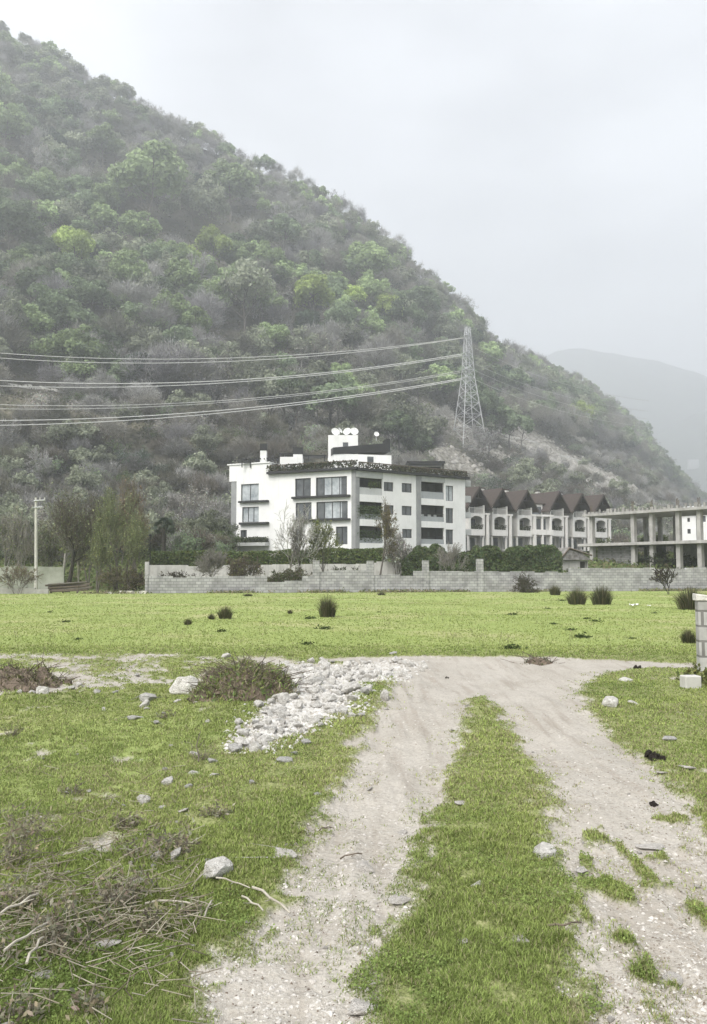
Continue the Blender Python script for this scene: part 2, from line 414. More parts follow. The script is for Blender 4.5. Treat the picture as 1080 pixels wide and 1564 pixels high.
# ------------------------------------------------------------------ hill
RIDGE = [(-500, -60, 430), (-200, -20, 430), (0, 40, 430), (60, 75, 430), (130, 115, 430), (220, 160, 430), (300, 205, 430), (370, 238, 430), (450, 277, 430), (510, 310, 430), (560, 345, 430),
         (620, 388, 435), (680, 445, 445), (730, 495, 455), (760, 528, 470), (800, 546, 490), (830, 556, 540), (890, 588, 650), (940, 620, 750), (980, 657, 830), (1010, 698, 900), (1050, 744, 960),
         (1080, 770, 1000), (1140, 800, 1050), (1300, 835, 1200), (1600, 850, 1400)]
_r = [at(*p) for p in RIDGE]
RU = np.array([p.x / p.y for p in _r]); RZ = np.array([p.z for p in _r]) - 6.0; RY = np.array([p.y for p in _r])
BU = np.array([-0.8, -0.44, 0.0, 0.12, 0.30, 0.45, 0.9]); BY = np.array([112., 116., 128., 152., 166., 172., 190.])

def hill_z(x, y):
    x = np.asarray(x, float); y = np.asarray(y, float)
    u = x / y
    ry, rz, by = np.interp(u, RU, RY), np.interp(u, RU, RZ), np.interp(u, BU, BY)
    e = np.interp(u, [-0.4, 0.1, 0.3, 0.45], [1.55, 1.5, 1.25, 1.1])
    z0 = 3.4 * sstep(63, 100, y)
    s = np.clip((y - by) / (ry - by), 0, 1)
    bench = 0.035 * np.exp(-((s - 0.22) / 0.05) ** 2)
    z = z0 + np.maximum(rz - z0, 0) * (s ** e + bench * (u < 0.3))
    z = z + (fbm(x * 0.02, y * 0.02, 81, 4) - 0.5) * 16 * s * (1 - s) * 2 + (fbm(x * 0.09, y * 0.09, 85, 3) - 0.5) * 3.0 * sstep(0, 0.08, s)
    over = np.maximum(y - ry, 0)
    z = np.where(over > 0, np.maximum(z - over * 0.55, -3), z)
    return np.where(y < 66, z - 0.06, z)

def onhill(px, py, y0=135, y1=900):      # where a sight line meets the hillside
    ys_ = np.arange(y0, y1, .5); a, b, c = ray(px, py); t = ys_ / b; k = np.where(hill_z(a * t, ys_) > EYE + c * t)[0]
    return float(ys_[k[0]]) if len(k) else 300.0
hu = np.linspace(-0.85, 0.85, 260)
hy = np.concatenate([np.linspace(60, 130, 40)[:-1], np.linspace(130, 480, 170)[:-1], np.linspace(480, 1500, 110)])
HU, HY = np.meshgrid(hu, hy); HX = HU * HY
HZ_ = hill_z(HX, HY)
r_, c_ = HX.shape; ii = np.arange(r_ * c_).reshape(r_, c_)
HF = np.stack([ii[:-1, :-1], ii[:-1, 1:], ii[1:, 1:], ii[1:, :-1]], -1).reshape(-1, 4)
# bare, rocky and grassy openings of the hillside, by true place
ppx, ppy = proj(HX.ravel(), HY.ravel(), HZ_.ravel())
rock_plan = lambda c, Yd, rx, ry: (c, Yd, rx, ry)
def blob(x, y, px, py, Yd, a, b):
    c = at(px, py, onhill(px, py)); return np.exp(-(((x - c.x) / a) ** 2 + ((y - c.y) / b) ** 2))
BARE = [(880, 722, 0, 20, 26), (830, 700, 0, 18, 12), (800, 662, 0, 26, 9), (700, 655, 0, 20, 8), (960, 748, 0, 22, 26), (560, 642, 0, 26, 7), (400, 625, 0, 20, 6), (930, 700, 0, 24, 12), (640, 668, 0, 26, 9)]
hx, hyv = HX.ravel(), HY.ravel()
hs = np.clip((hyv - np.interp(hx / hyv, BU, BY)) / (np.interp(hx / hyv, RU, RY) - np.interp(hx / hyv, BU, BY)), 0, 1)
rock = np.clip(sum(blob(hx, hyv, *a) for a in BARE) * 1.15, 0, 1)
bench_m = np.exp(-((hs - 0.235) / 0.045) ** 2) * (hx / hyv < 0.2)
def hill_mat():
    m, N, L, out = nodes('hillside floor')
    tc = N('TexCoord'); rk = N('Attribute', attribute_name='rock'); bn = N('Attribute', attribute_name='bench')
    def noise(s, det=6):
        n = N('TexNoise'); n.inputs['Scale'].default_value = s; n.inputs['Detail'].default_value = det; n.inputs['Roughness'].default_value = 0.65
        L(tc.outputs['Object'], n.inputs['Vector']); return n
    def ramp(src, stops):
        r = N('ValToRGB'); e = r.color_ramp.elements
        while len(e) < len(stops): e.new(0.5)
        for k, (p, c) in enumerate(stops): e[k].position = p; e[k].color = c4(c)
        L(src, r.inputs['Fac']); return r.outputs['Color']
    def mix(f, a, b):
        x = N('Mix', data_type='RGBA'); L(f, x.inputs['Factor']); L(a, x.inputs['A']); L(b, x.inputs['B']); return x.outputs['Result']
    n1, n2 = noise(0.12), noise(0.7)
    base = ramp(n1.outputs['Fac'], [(0.35, (0.06, 0.06, 0.046)), (0.55, (0.10, 0.094, 0.078)), (0.7, (0.08, 0.092, 0.056))])
    rocks = ramp(n2.outputs['Fac'], [(0.38, (0.12, 0.112, 0.09)), (0.52, (0.24, 0.228, 0.20)), (0.65, (0.36, 0.345, 0.315))])
    gr = ramp(n2.outputs['Fac'], [(0.38, (0.085, 0.085, 0.055)), (0.52, (0.13, 0.12, 0.085)), (0.65, (0.20, 0.185, 0.15))])
    def gate(attr):
        a = N('Math', operation='MULTIPLY_ADD'); L(n2.outputs['Fac'], a.inputs[0]); a.inputs[1].default_value = 0.8; L(attr, a.inputs[2])
        f = N('MapRange'); f.inputs['From Min'].default_value = 0.75; f.inputs['From Max'].default_value = 1.0; L(a.outputs[0], f.inputs['Value']); return f.outputs['Result']
    col = mix(gate(bn.outputs['Fac']), base, gr); col = mix(gate(rk.outputs['Fac']), col, rocks)
    fl = N('Attribute', attribute_name='flat'); fg = ramp(n2.outputs['Fac'], [(0.38, (0.08, 0.10, 0.04)), (0.6, (0.14, 0.165, 0.065)), (0.7, (0.19, 0.18, 0.10))]); col = mix(fl.outputs['Fac'], col, fg)
    b = N('BsdfPrincipled'); b.inputs['Roughness'].default_value = 0.95; b.inputs['Specular IOR Level'].default_value = 0.1
    L(col, b.inputs['Base Color'])
    bp = N('Bump'); bp.inputs['Strength'].default_value = 0.9; bp.inputs['Distance'].default_value = 0.8
    L(n2.outputs['Fac'], bp.inputs['Height']); L(bp.outputs['Normal'], b.inputs['Normal']); L(b.outputs[0], out.inputs[0])
    return m
hm = np_data('hillside', np.stack([HX, HY, HZ_], -1).reshape(-1, 3), HF, hill_mat(), True, attrs={'rock': rock, 'bench': bench_m, 'flat': 1 - sstep(90, 118, hyv)})
tag(obj('hillside', hm), kind='structure')

# far mountain, seen only as a shape in the mist
FP = [(300, 600), (500, 590), (700, 572), (800, 553), (850, 537), (890, 528), (930, 535), (1000, 553), (1080, 574), (1200, 610), (1400, 690), (1700, 800)]
_f = [at(px, py, 2350) for px, py in FP]
fx = np.linspace(_f[0].x, _f[-1].x, 160); fz = np.interp(fx, [p.x for p in _f], [p.z for p in _f])
ft = np.linspace(-1, 1, 60)
FX, FT = np.meshgrid(fx, ft); FZ = np.maximum(fz[None, :] * (1 - np.abs(FT) ** 1.3), 0) + (fbm(FX * 0.01, FT * 6, 91, 4) - 0.5) * 30 * (1 - np.abs(FT)) - 2
FY = 2350 + FT * 600
ii = np.arange(FX.size).reshape(FX.shape)
FF = np.stack([ii[:-1, :-1], ii[:-1, 1:], ii[1:, 1:], ii[1:, :-1]], -1).reshape(-1, 4)
M['farhill'] = mat('far wooded slope', (0.07, 0.085, 0.06), (0.045, 0.05, 0.04), 0.03, 0.95)
tag(obj('far_mountain', np_data('far_mountain', np.stack([FX, FY, FZ], -1).reshape(-1, 3), FF, M['farhill'], True)), kind='structure')
# a nearer spur coming in from the right, half lost in the mist
SP = [(880, 790), (930, 735), (975, 690), (1000, 664), (1040, 640), (1080, 622), (1200, 590), (1500, 560)]
_s = [at(px, py, 1950) for px, py in SP]
sx = np.linspace(_s[0].x, _s[-1].x, 120); sz_ = np.interp(sx, [p.x for p in _s], [p.z for p in _s]); st_ = np.linspace(-1, 1, 50)
SX, STT = np.meshgrid(sx, st_); SZ = np.maximum(sz_[None, :] * (1 - np.abs(STT) ** 1.2), 0) + (fbm(SX * .02, STT * 8, 95, 4) - .5) * 16 * (1 - np.abs(STT)) - 2
ii = np.arange(SX.size).reshape(SX.shape)
SF = np.stack([ii[:-1, :-1], ii[:-1, 1:], ii[1:, 1:], ii[1:, :-1]], -1).reshape(-1, 4)
tag(obj('misty_spur', np_data('misty_spur', np.stack([SX, 1950 + STT * 450, SZ], -1).reshape(-1, 3), SF, M['farhill'], True)), kind='structure')
def gz(x, y):                            # ground height anywhere, for standing things on
    if y < 62: return float(full_ground_z(np.array([x]), np.array([y]))[0])
    return float(hill_z(np.array([x]), np.array([y]))[0])
# ------------------------------------------------------------------ plant generators (arrays)
def frame_of(d):
    d = d / np.maximum(np.linalg.norm(d, axis=1, keepdims=True), 1e-9)
    h = np.where(np.abs(d[:, 2:3]) < 0.9, np.array([[0, 0, 1.0]]), np.array([[1.0, 0, 0]]))
    a = np.cross(d, h); a /= np.linalg.norm(a, axis=1, keepdims=True)
    return d, a, np.cross(d, a)

def tubes(P, Q, R0, R1, k=4):
    P, Q, R0, R1 = (np.asarray(t, float) for t in (P, Q, R0, R1))
    d, a, b = frame_of(Q - P); n = len(P)
    t = 2 * np.pi * np.arange(k) / k
    ring = a[:, None, :] * np.cos(t)[None, :, None] + b[:, None, :] * np.sin(t)[None, :, None]
    Vv = np.concatenate([P[:, None, :] + ring * R0[:, None, None], Q[:, None, :] + ring * R1[:, None, None]], 1).reshape(-1, 3)
    base = (np.arange(n) * 2 * k)[:, None]; i = np.arange(k)[None, :]; j = (i + 1) % k
    F = np.stack([base + i, base + j, base + k + j, base + k + i], -1).reshape(-1, 4)
    return Vv, F

def leaves(C, Nn, size, r, aspect=1.6):
    """one small four-cornered leaf per point, facing roughly along Nn"""
    n = len(C); Nn = Nn + r.normal(0, 0.55, (n, 3)); Nn, a, b = frame_of(Nn)
    th = r.uniform(0, 2 * np.pi, n)[:, None]; u = a * np.cos(th) + b * np.sin(th); v = -a * np.sin(th) + b * np.cos(th)
    s = (size * r.uniform(0.6, 1.35, n))[:, None]
    Vv = np.stack([C - u * s * aspect / 2, C - v * s / 2, C + u * s * aspect / 2, C + v * s / 2], 1).reshape(-1, 3)
    F = np.arange(4 * n).reshape(-1, 4)
    return Vv, F

def grow(segs, p, d, L, r, lev, rg, mx, kids, spread, up, nseg=3, decay=0.62, wob=0.16):
    ends = []
    for i in range(nseg):
        d = d + rg.normal(0, wob, 3) + np.array([0, 0, up]); d = d / np.linalg.norm(d)
        q = p + d * L / nseg; ra, rb = r * (1 - 0.55 * i / nseg), r * (1 - 0.55 * (i + 1) / nseg)
        segs.append((p, q, ra, rb, lev)); p = q
        if lev < mx and (i >= 1 or lev > 0):
            for _ in range(kids if i < nseg - 1 else kids + 1):
                t = rg.normal(0, 1, 3); t -= t.dot(d) * d; t /= np.linalg.norm(t) + 1e-9
                c = d * math.cos(spread) + t * math.sin(spread) * rg.uniform(0.7, 1.3)
                grow(segs, p, c / np.linalg.norm(c), L * decay * rg.uniform(0.75, 1.2), rb * 0.62, lev + 1, rg, mx, kids, spread, up, max(2, nseg - 1), decay, wob * 1.15)

def skeleton(seed, h, r0, mx, kids, spread=0.7, up=0.05, stems=1, lean=0.1, first=0.45, decay=0.62, rmin=0.0, nseg=3):
    rg = np.random.default_rng(seed); segs = []
    for s in range(stems):
        a = rg.uniform(0, 6.28); l = lean * rg.uniform(0.4, 1.3) * (1 if stems == 1 else 2.4)
        grow(segs, np.array([0.06 * s * math.cos(a), 0.06 * s * math.sin(a), -0.15]), np.array([math.cos(a) * l, math.sin(a) * l, 1.0]), h * first, r0 / (stems ** 0.4), 0, rg, mx, kids, spread, up, nseg, decay)
    P = np.array([s[0] for s in segs]); Q = np.array([s[1] for s in segs]); A = np.maximum(np.array([s[2] for s in segs]), rmin); B = np.maximum(np.array([s[3] for s in segs]), rmin)
    k = h / max(Q[:, 2].max(), 0.1); lev = np.array([s[4] for s in segs])
    return P * k, Q * k, A, B, lev

def colored(base, n, r, val=0.25, hue=0.08, per=4):
    c = np.array(base)[None, :] * (1 + r.uniform(-val, val, (n, 1))) * (1 + r.uniform(-hue, hue, (n, 3)))
    return np.repeat(np.clip(c, 0, 1), per, 0)

def crown_leafy(seed, R, H, zc, n, leaf, base, clumps=34, crag=0.35, val=0.25):
    """crown of many small leaves in clumps; zc = crown centre height"""
    r = np.random.default_rng(seed)
    d = r.normal(0, 1, (clumps, 3)); d[:, 2] = np.where(d[:, 2] < -0.2, -d[:, 2] * 0.5, d[:, 2]); d /= np.linalg.norm(d, axis=1, keepdims=True)
    rad = r.uniform(1 - crag * 1.6, 1.0, clumps) ** 0.6
    cc = d * rad[:, None] * np.array([R * 0.78, R * 0.78, H * 0.40]); cc[:, 2] += zc
    cr = R * r.uniform(0.22, 0.42, clumps)
    k = r.integers(0, clumps, n)
    e = r.normal(0, 1, (n, 3)); e[:, 2] = np.abs(e[:, 2]) * r.choice([1, 1, 1, -0.6], n); e += d[k] * 0.7; e /= np.linalg.norm(e, axis=1, keepdims=True)
    C = cc[k] + e * (cr[k] * r.uniform(0.55, 1.08, n))[:, None]
    Vv, F = leaves(C, e, leaf, r)
    kc = 1 + r.uniform(-val, val, clumps)
    col = np.repeat(np.array(base)[None, :] * kc[k][:, None] * (1 + r.uniform(-0.2, 0.2, (n, 1))), 4, 0)
    return Vv, F, col

def limb_mesh(seed, h, r0, R):
    r = np.random.default_rng(seed); P, Q, A, B = [], [], [], []
    p = np.array([0, 0, -0.4])
    for i in range(4):
        q = p + np.array([r.normal(0, 0.25), r.normal(0, 0.25), h * 0.2]); P.append(p); Q.append(q); A.append(r0 * (1 - 0.17 * i)); B.append(r0 * (1 - 0.17 * (i + 1))); p = q
        if i >= 1:
            for _ in range(2):
                t = r.uniform(0, 6.28); e = q + np.array([math.cos(t) * R * 0.6, math.sin(t) * R * 0.6, h * 0.22]); P.append(q); Q.append(e); A.append(r0 * 0.4); B.append(r0 * 0.12)
    return tubes(P, Q, A, B, 5)

# ------------------------------------------------------------------ hillside woodland
GREY, BROWN, PURPLE = (0.30, 0.295, 0.285), (0.245, 0.235, 0.21), (0.245, 0.238, 0.245)
def bare_proto(seed, h, base, kids=2, spread=0.62, tip=0.035, veil=0, veilcol=None):
    P, Q, A, B, lev = skeleton(seed, h, h * 0.02, 4, kids, spread, 0.05, 1, 0.1, 0.5, 0.66, tip)
    tr = lev <= 1
    tv, tf = tubes(P[tr], Q[tr], A[tr], B[tr], 4)
    cv, cf = tubes(P[~tr], Q[~tr], A[~tr], B[~tr], 3)
    r = np.random.default_rng(seed + 500); cc = colored(base, (~tr).sum(), r, 0.25, 0.05, 6)
    if veil:                             # buds and first small leaves at the twig ends
        e = np.where(lev >= 3)[0]; e = r.choice(e, veil); C = Q[e] + r.normal(0, h * 0.022, (veil, 3))
        lv, lf = leaves(C, r.normal(0, 1, (veil, 3)) + np.array([0, 0, 0.6]), h * 0.017, r)
        cf = np.concatenate([cf, lf + len(cv)]); cv = np.concatenate([cv, lv]); cc = np.concatenate([cc, colored(veilcol, veil, r, 0.3, 0.1)])
    return (tv, tf), (cv, cf, cc)
def crown_twiggy(seed, R, H, zc, n, base, length=.9, width=.075, clumps=40, crag=.4, vary=.22):
    """leafless crown: sprays of fine twigs fanning out of many limb ends"""
    r = np.random.default_rng(seed)
    d = r.normal(0, 1, (clumps, 3)); d[:, 2] = np.where(d[:, 2] < -.15, -d[:, 2] * .5, d[:, 2]); d /= np.linalg.norm(d, axis=1, keepdims=True)
    rad = r.uniform(1 - crag * 1.5, 1.0, clumps) ** .6
    cc = d * rad[:, None] * np.array([R * .72, R * .72, H * .36]); cc[:, 2] += zc
    k = r.integers(0, clumps, n); dd = d[k] * .8 + np.array([0, 0, .45]) + r.normal(0, .5, (n, 3)); dd /= np.linalg.norm(dd, axis=1, keepdims=True)
    b = cc[k] + r.normal(0, R * .13, (n, 3)); L_ = (length * r.uniform(.5, 1.4, n))[:, None]; s = np.cross(dd, r.normal(0, 1, (n, 3))); s /= np.linalg.norm(s, axis=1, keepdims=True); s = s * (width * r.uniform(.6, 1.3, n))[:, None] / 2
    Vv = np.stack([b - s, b + s, b + dd * L_ + s * .5, b + dd * L_ - s * .5], 1).reshape(-1, 3); kc = 1 + r.uniform(-vary, vary, clumps)
    return Vv, np.arange(4 * n).reshape(-1, 4), np.repeat(np.array(base)[None] * kc[k][:, None] * (1 + r.uniform(-.25, .25, (n, 1))), 4, 0)
protos = {}
LIME, FRESH, MID, DEEP, OLIVE = (0.36, 0.45, 0.15), (0.27, 0.345, 0.175), (0.18, 0.23, 0.14), (0.07, 0.095, 0.068), (0.225, 0.245, 0.18)
protos['bare'] = [bare_proto(1, 11, GREY, 2, .6, .05, 900, GREY), bare_proto(4, 11, BROWN, 2, .75, .05, 900, OLIVE)] + [(limb_mesh(300 + s, 10, .22, 4.5), crown_twiggy(310 + s, 4.9, 10.5, 6.6, 3400, c)) for s, c in enumerate((GREY, PURPLE, BROWN, GREY, (.15, .15, .125)))]
protos['lime'] = [(limb_mesh(20 + s, 9, .22, 4), crown_leafy(30 + s, 4.6, 9, 6.6, 3600, .36, LIME, 34)) for s in range(2)]
protos['fresh'] = [(limb_mesh(40 + s, 9.5, .24, 4.5), crown_leafy(50 + s, 5.0, 10, 7.0, 3400, .38, FRESH, 30, .5)) for s in range(3)]
protos['mid'] = [(limb_mesh(60 + s, 9.5, .24, 4.5), crown_leafy(70 + s, 4.8, 10, 6.8, 3000, .38, MID, 26, .5)) for s in range(4)]
protos['deep'] = [(limb_mesh(80 + s, 8.5, .22, 3.6), crown_leafy(90 + s, 3.8, 10, 6.2, 3000, .36, DEEP, 24, .5)) for s in range(3)]
protos['olive'] = [(limb_mesh(100 + s, 9, .22, 4.2), crown_leafy(110 + s, 4.6, 9.5, 6.5, 2300, .34, OLIVE, 36, .7)) for s in range(3)]
def bush_proto(seed, base, n=1700, leaf=.16, twigs=True):
    r = np.random.default_rng(seed)
    P, Q, A, B, lev = skeleton(seed, 3.4, .07, 3, 2, .7, .02, 4, .35, .5, .66, .018)
    tr = lev == 0; tv, tf = tubes(P[tr], Q[tr], A[tr], B[tr], 4); cv, cf = tubes(P[~tr], Q[~tr], A[~tr], B[~tr], 3); cc = colored(GREY if seed % 2 else BROWN, (~tr).sum(), r, .25, .05, 6)
    e = r.choice(np.where(lev >= 2)[0], n); C = Q[e] * np.array([1.15, 1.15, 1]) + r.normal(0, .22, (n, 3)); C[:, 2] = np.abs(C[:, 2])
    lv, lf = leaves(C, C - np.array([0, 0, 1.2]), leaf, r); lc = colored(base, n, r, .3, .1)
    return (tv, tf), (np.concatenate([cv, lv]), np.concatenate([cf, lf + len(cv)]), np.concatenate([cc, lc]))
protos['scrub'] = [bush_proto(201, BROWN)] + [(limb_mesh(320 + s, 3, .07, 1.6), crown_twiggy(330 + s, 2.5, 4.2, 1.9, 2300, c, .55, .05, 30)) for s, c in enumerate((BROWN, GREY, (.135, .12, .10), (.15, .145, .11)))]
protos['greenbush'] = [bush_proto(s, c, 2200) for s, c in ((211, MID), (212, (0.10, .135, .06)), (213, DEEP))]

# scatter
cand = []
step = 6.9
for Yc in np.arange(118, 980, step):
    st = step * (1 + max(0, Yc - 400) / 500)
    half = 0.47 * Yc
    for Xc in np.arange(-half, half, st):
        cand.append((Xc + rng.uniform(-.45, .45) * st, Yc + rng.uniform(-.45, .45) * step))
for _ in range(420):                     # close ranks along the ridge
    u_ = rng.uniform(-.46, .46); yr_ = np.interp(u_, RU, RY) * rng.uniform(.93, 1.0); cand.append((u_ * yr_, yr_))
for _ in range(900):                     # scrub on the lower slope
    u_ = rng.uniform(-.46, .44); yb_, yr_ = np.interp(u_, BU, BY), np.interp(u_, RU, RY); yy_ = yb_ + (yr_ - yb_) * rng.random() * np.interp(u_, [-.44, .1, .2, .45], [.32, .32, .42, .6]); cand.append((u_ * yy_, yy_))
cand = np.array(cand); cx, cy = cand[:, 0], cand[:, 1]
cz = hill_z(cx, cy); cpx, cpy = proj(cx, cy, cz); cu = cx / cy
sY = (cy - np.interp(cu, BU, BY)) / (np.interp(cu, RU, RY) - np.interp(cu, BU, BY))
keep = (cpx > -45) & (cpx < 1125) & (sY > 0.0) & (sY < 1.05)
rk_c = np.clip(sum(blob(cx, cy, *a) for a in BARE), 0, 1)
keep &= ~((rk_c > 0.33) & (rng.random(len(cx)) < 0.88))
benchc = np.exp(-((sY - 0.235) / 0.045) ** 2) * (cu < 0.2)
keep &= ~((benchc > 0.3) & (rng.random(len(cx)) < 0.45))
# keep the pylon's clearing open
pb = at(715, 676, 232)
keep &= ~((np.abs(cx - pb.x) < 8) & (cy > 190) & (cy < 250))
for hx_, hy_, hw_ in ((367, 621, 11), (572, 650, 11), (20, 592, 26), (60, 596, 26), (92, 600, 12), (628, 660, 34), (716, 678, 30), (716, 660, 26), (800, 674, 36), (893, 708, 40)):   # open ground in front of huts and terrace walls
    yd_ = onhill(hx_, hy_ + 1); keep &= ~((np.abs(cpx - hx_) < hw_) & (cy < yd_ + 4) & (cy > yd_ - 26))
cx, cy, cz, cpx, cpy, sY, benchc, rk_c = (t[keep] for t in (cx, cy, cz, cpx, cpy, sY, benchc, rk_c))
low = (sY < np.interp(cx / cy, [-.44, .1, .2, .45], [.30, .30, .42, .62])) | (benchc > .4)
kn = fbm(cx * .022, cy * .022, 301, 3); kn2 = rng.random(len(cx))
kind = []
for i in range(len(cx)):
    a, b = kn[i], kn2[i]
    if low[i]:
        kind.append('scrub' if b < .62 else 'greenbush' if b < .84 else 'bare' if b < .93 else 'olive')
    elif sY[i] > .86: kind.append('bare' if b < .55 else 'olive' if b < .85 else 'fresh' if b < .95 else 'mid')
    elif a > .54: kind.append('fresh' if b < .24 else 'mid' if b < .5 else 'olive' if b < .74 else 'lime' if b < .755 else 'bare')
    elif a > .44: kind.append('mid' if b < .26 else 'olive' if b < .54 else 'deep' if b < .58 else 'fresh' if b < .68 else 'bare')
    else: kind.append('bare' if b < .56 else 'deep' if b < .64 else 'olive' if b < .86 else 'mid')
kind = np.array(kind, dtype=object)
scl = rng.uniform(1.0, 1.75, len(cx)) * np.where(sY > .85, .72, 1); scl = np.where(np.isin(kind, ['scrub', 'greenbush']), rng.uniform(.8, 1.7, len(cx)), scl)
scl = np.where(low & np.isin(kind, ['bare', 'olive']), scl * .55, scl)
# trees the photograph lets one single out (crown centre px, py, crown px radius, kind, label)
SPECIAL = [(112, 376, 34, 'lime', 'bright lime round tree at the left, brightest of the lower hillside'), (327, 382, 30, 'lime', 'compact lime tree with rounded top standing alone in grey wood'),
           (228, 285, 52, 'fresh', 'largest fresh green tree, broad crown high on the slope'), (352, 280, 38, 'fresh', 'pale green tree uphill of the compact lime tree'),
           (212, 348, 30, 'fresh', 'green tree just below the broad fresh green crown'), (478, 452, 34, 'lime', 'wide lime crown low in the wood above the power cables'),
           (533, 448, 24, 'lime', 'small lime tree next to the wide lime crown'), (562, 400, 38, 'fresh', 'tall green tree below the middle of the ridge'),
           (8, 190, 34, 'fresh', 'pale green tree cut by the left edge, high on the slope'), (18, 352, 42, 'mid', 'green tree cut by the left edge, beside the brightest lime tree'),
           (160, 215, 30, 'fresh', 'soft green tree just under the misty ridge line'), (318, 318, 38, 'olive', 'pale olive round tree left of the pale green tree'),
           (376, 450, 48, 'olive', 'grey green spreading tree with layered crown mid slope'), (742, 545, 24, 'fresh', 'yellow green tree behind the top of the pylon'),
           (885, 632, 24, 'lime', 'pale yellow tree on the misty right shoulder'), (430, 350, 30, 'mid', 'dull green dome shaped tree on the open middle slope'),
           (640, 470, 30, 'mid', 'green tree above the upper cables near the ridge'), (138, 455, 30, 'mid', 'dark green tree directly below the brightest lime tree')]
sp = []
for px, py, pr_, kd, lab in SPECIAL:     # find the slope point that shows there
    ys_ = np.arange(140, 900, 1.0); a, b, c = ray(px, py + pr_ * 1.45); t = ys_ / b
    hz_ = hill_z(a * t, ys_); k = np.where(hz_ > EYE + c * t)[0]
    Yd = float(ys_[k[0]]) if len(k) else 420.0
    x = a * Yd / b; sp.append((x, Yd - 2, float(hill_z(np.array([x]), np.array([Yd - 2.0]))[0]), kd, pr_ * Yd / FOC / 4.3, lab))
for s_ in sp:                            # room round each of them
    k = (np.hypot(cx - s_[0], cy - s_[1]) > 4.8 * s_[4]) & ~((np.abs(cx - s_[0]) < 4 * s_[4]) & (cy < s_[1]) & (cy > s_[1] - 9 * s_[4]))
    cx, cy, cz, cpx, cpy, sY, kind, scl, low = (t[k] for t in (cx, cy, cz, cpx, cpy, sY, kind, scl, low))
LAB = {'bare': 'leafless grey brown tree in the wood on the hillside', 'fresh': 'fresh green leafy tree in the wood on the hillside', 'mid': 'dull green leafy tree in the wood on the hillside',
       'deep': 'dark evergreen tree in the wood on the hillside', 'olive': 'olive grey tree just coming into leaf on the hillside', 'lime': 'small lime tree scattered in the grey wood on the hillside',
       'scrub': 'leafless grey brown shrub on the lower hillside', 'greenbush': 'green leafy shrub on the lower hillside'}
GRP = {'bare': 'bare trees on the hillside', 'fresh': 'fresh green trees on the hillside', 'mid': 'dull green trees on the hillside', 'deep': 'dark trees on the hillside', 'olive': 'olive trees coming into leaf on the hillside',
       'lime': 'scattered lime trees on the hillside', 'scrub': 'leafless shrubs on the lower hillside', 'greenbush': 'green shrubs on the lower hillside'}
NAME = {'bare': 'bare_tree', 'fresh': 'leafy_tree', 'mid': 'leafy_tree', 'deep': 'evergreen_tree', 'olive': 'budding_tree', 'lime': 'lime_green_tree', 'scrub': 'bare_shrub', 'greenbush': 'green_shrub'}
pdata = {}
for k, lst in protos.items():
    pdata[k] = []
    for (tv, tf), (cv, cf, cc) in lst:
        pdata[k].append((np_data('trunk', tv, tf, M['bark'], True), np_data('crown', cv, cf, M['twig'] if k in ('bare', 'scrub') else M['leaf'], False, cc)))
def hill_plant(kd, x, y, z, s, label=None, group=None):
    i = int(rng.integers(len(pdata[kd]))); t = thing(NAME[kd], label or LAB[kd], 'shrub' if kd in ('scrub', 'greenbush') else 'tree', (x, y, z - .2), group or (None if label else GRP[kd]), float(rng.uniform(0, 6.28)))
    t.scale = (s * float(rng.uniform(.85, 1.15)), s * float(rng.uniform(.85, 1.15)), s * float(rng.uniform(.85, 1.15)))
    obj('trunk', pdata[kd][i][0], t); obj('crown', pdata[kd][i][1], t)
    return t
for x, y, z, kd, s, lab in sp: hill_plant(kd, x, y, z, s, lab)
size = scl * np.where(np.isin(kind, ['scrub', 'greenbush']), 3.4, 10) / cy
is_b = np.isin(kind, ['scrub', 'greenbush'])
def ranked(mask, n):
    k = np.where(mask)[0]; return k[np.argsort(-size[k])][:n]
one = np.concatenate([ranked(~is_b, 270), ranked(is_b, 260)])
for i in one: hill_plant(kind[i], float(cx[i]), float(cy[i]), float(cz[i]), float(scl[i]))
rest = np.setdiff1d(np.arange(len(cx)), one)
def mass(name, sel):
    Vs, Fs, Cs, off = [], [], [], 0
    for i in sel:
        lst = protos[kind[i]]; (tv, tf), (cv, cf, cc) = lst[int(rng.integers(len(lst)))]
        m = len(cf); q = np.sort(rng.choice(m, min(m, 1500 if kind[i] not in ('scrub', 'greenbush') else 900), False)); a = rng.uniform(0, 6.28); ca, sa = math.cos(a), math.sin(a)
        f = cf[q]; uq, inv = np.unique(f, return_inverse=True); v = cv[uq]; c = cc[uq] * rng.uniform(.7, 1.3)
        inv = inv.reshape(f.shape)
        if kind[i] != 'bare' : 
            ctr = v[inv].mean(1, keepdims=True); v = (ctr + (v[inv] - ctr) * 1.35).reshape(-1, 3); c = c[inv].reshape(-1, 3); inv = np.arange(len(v)).reshape(-1, 4)
        s = scl[i] * rng.uniform(.9, 1.1)
        v = np.stack([(v[:, 0] * ca - v[:, 1] * sa) * s + cx[i], (v[:, 0] * sa + v[:, 1] * ca) * s + cy[i], v[:, 2] * s + cz[i]], -1)
        Vs.append(v); Fs.append(inv + off); Cs.append(c); off += len(v)
    o = obj(name, np_data(name, np.concatenate(Vs), np.concatenate(Fs), M['herb'], False, np.concatenate(Cs)))
    return tag(o, kind='stuff')
if len(rest): mass('far_forest', rest)
print('forest', len(cx), 'single', len(one))
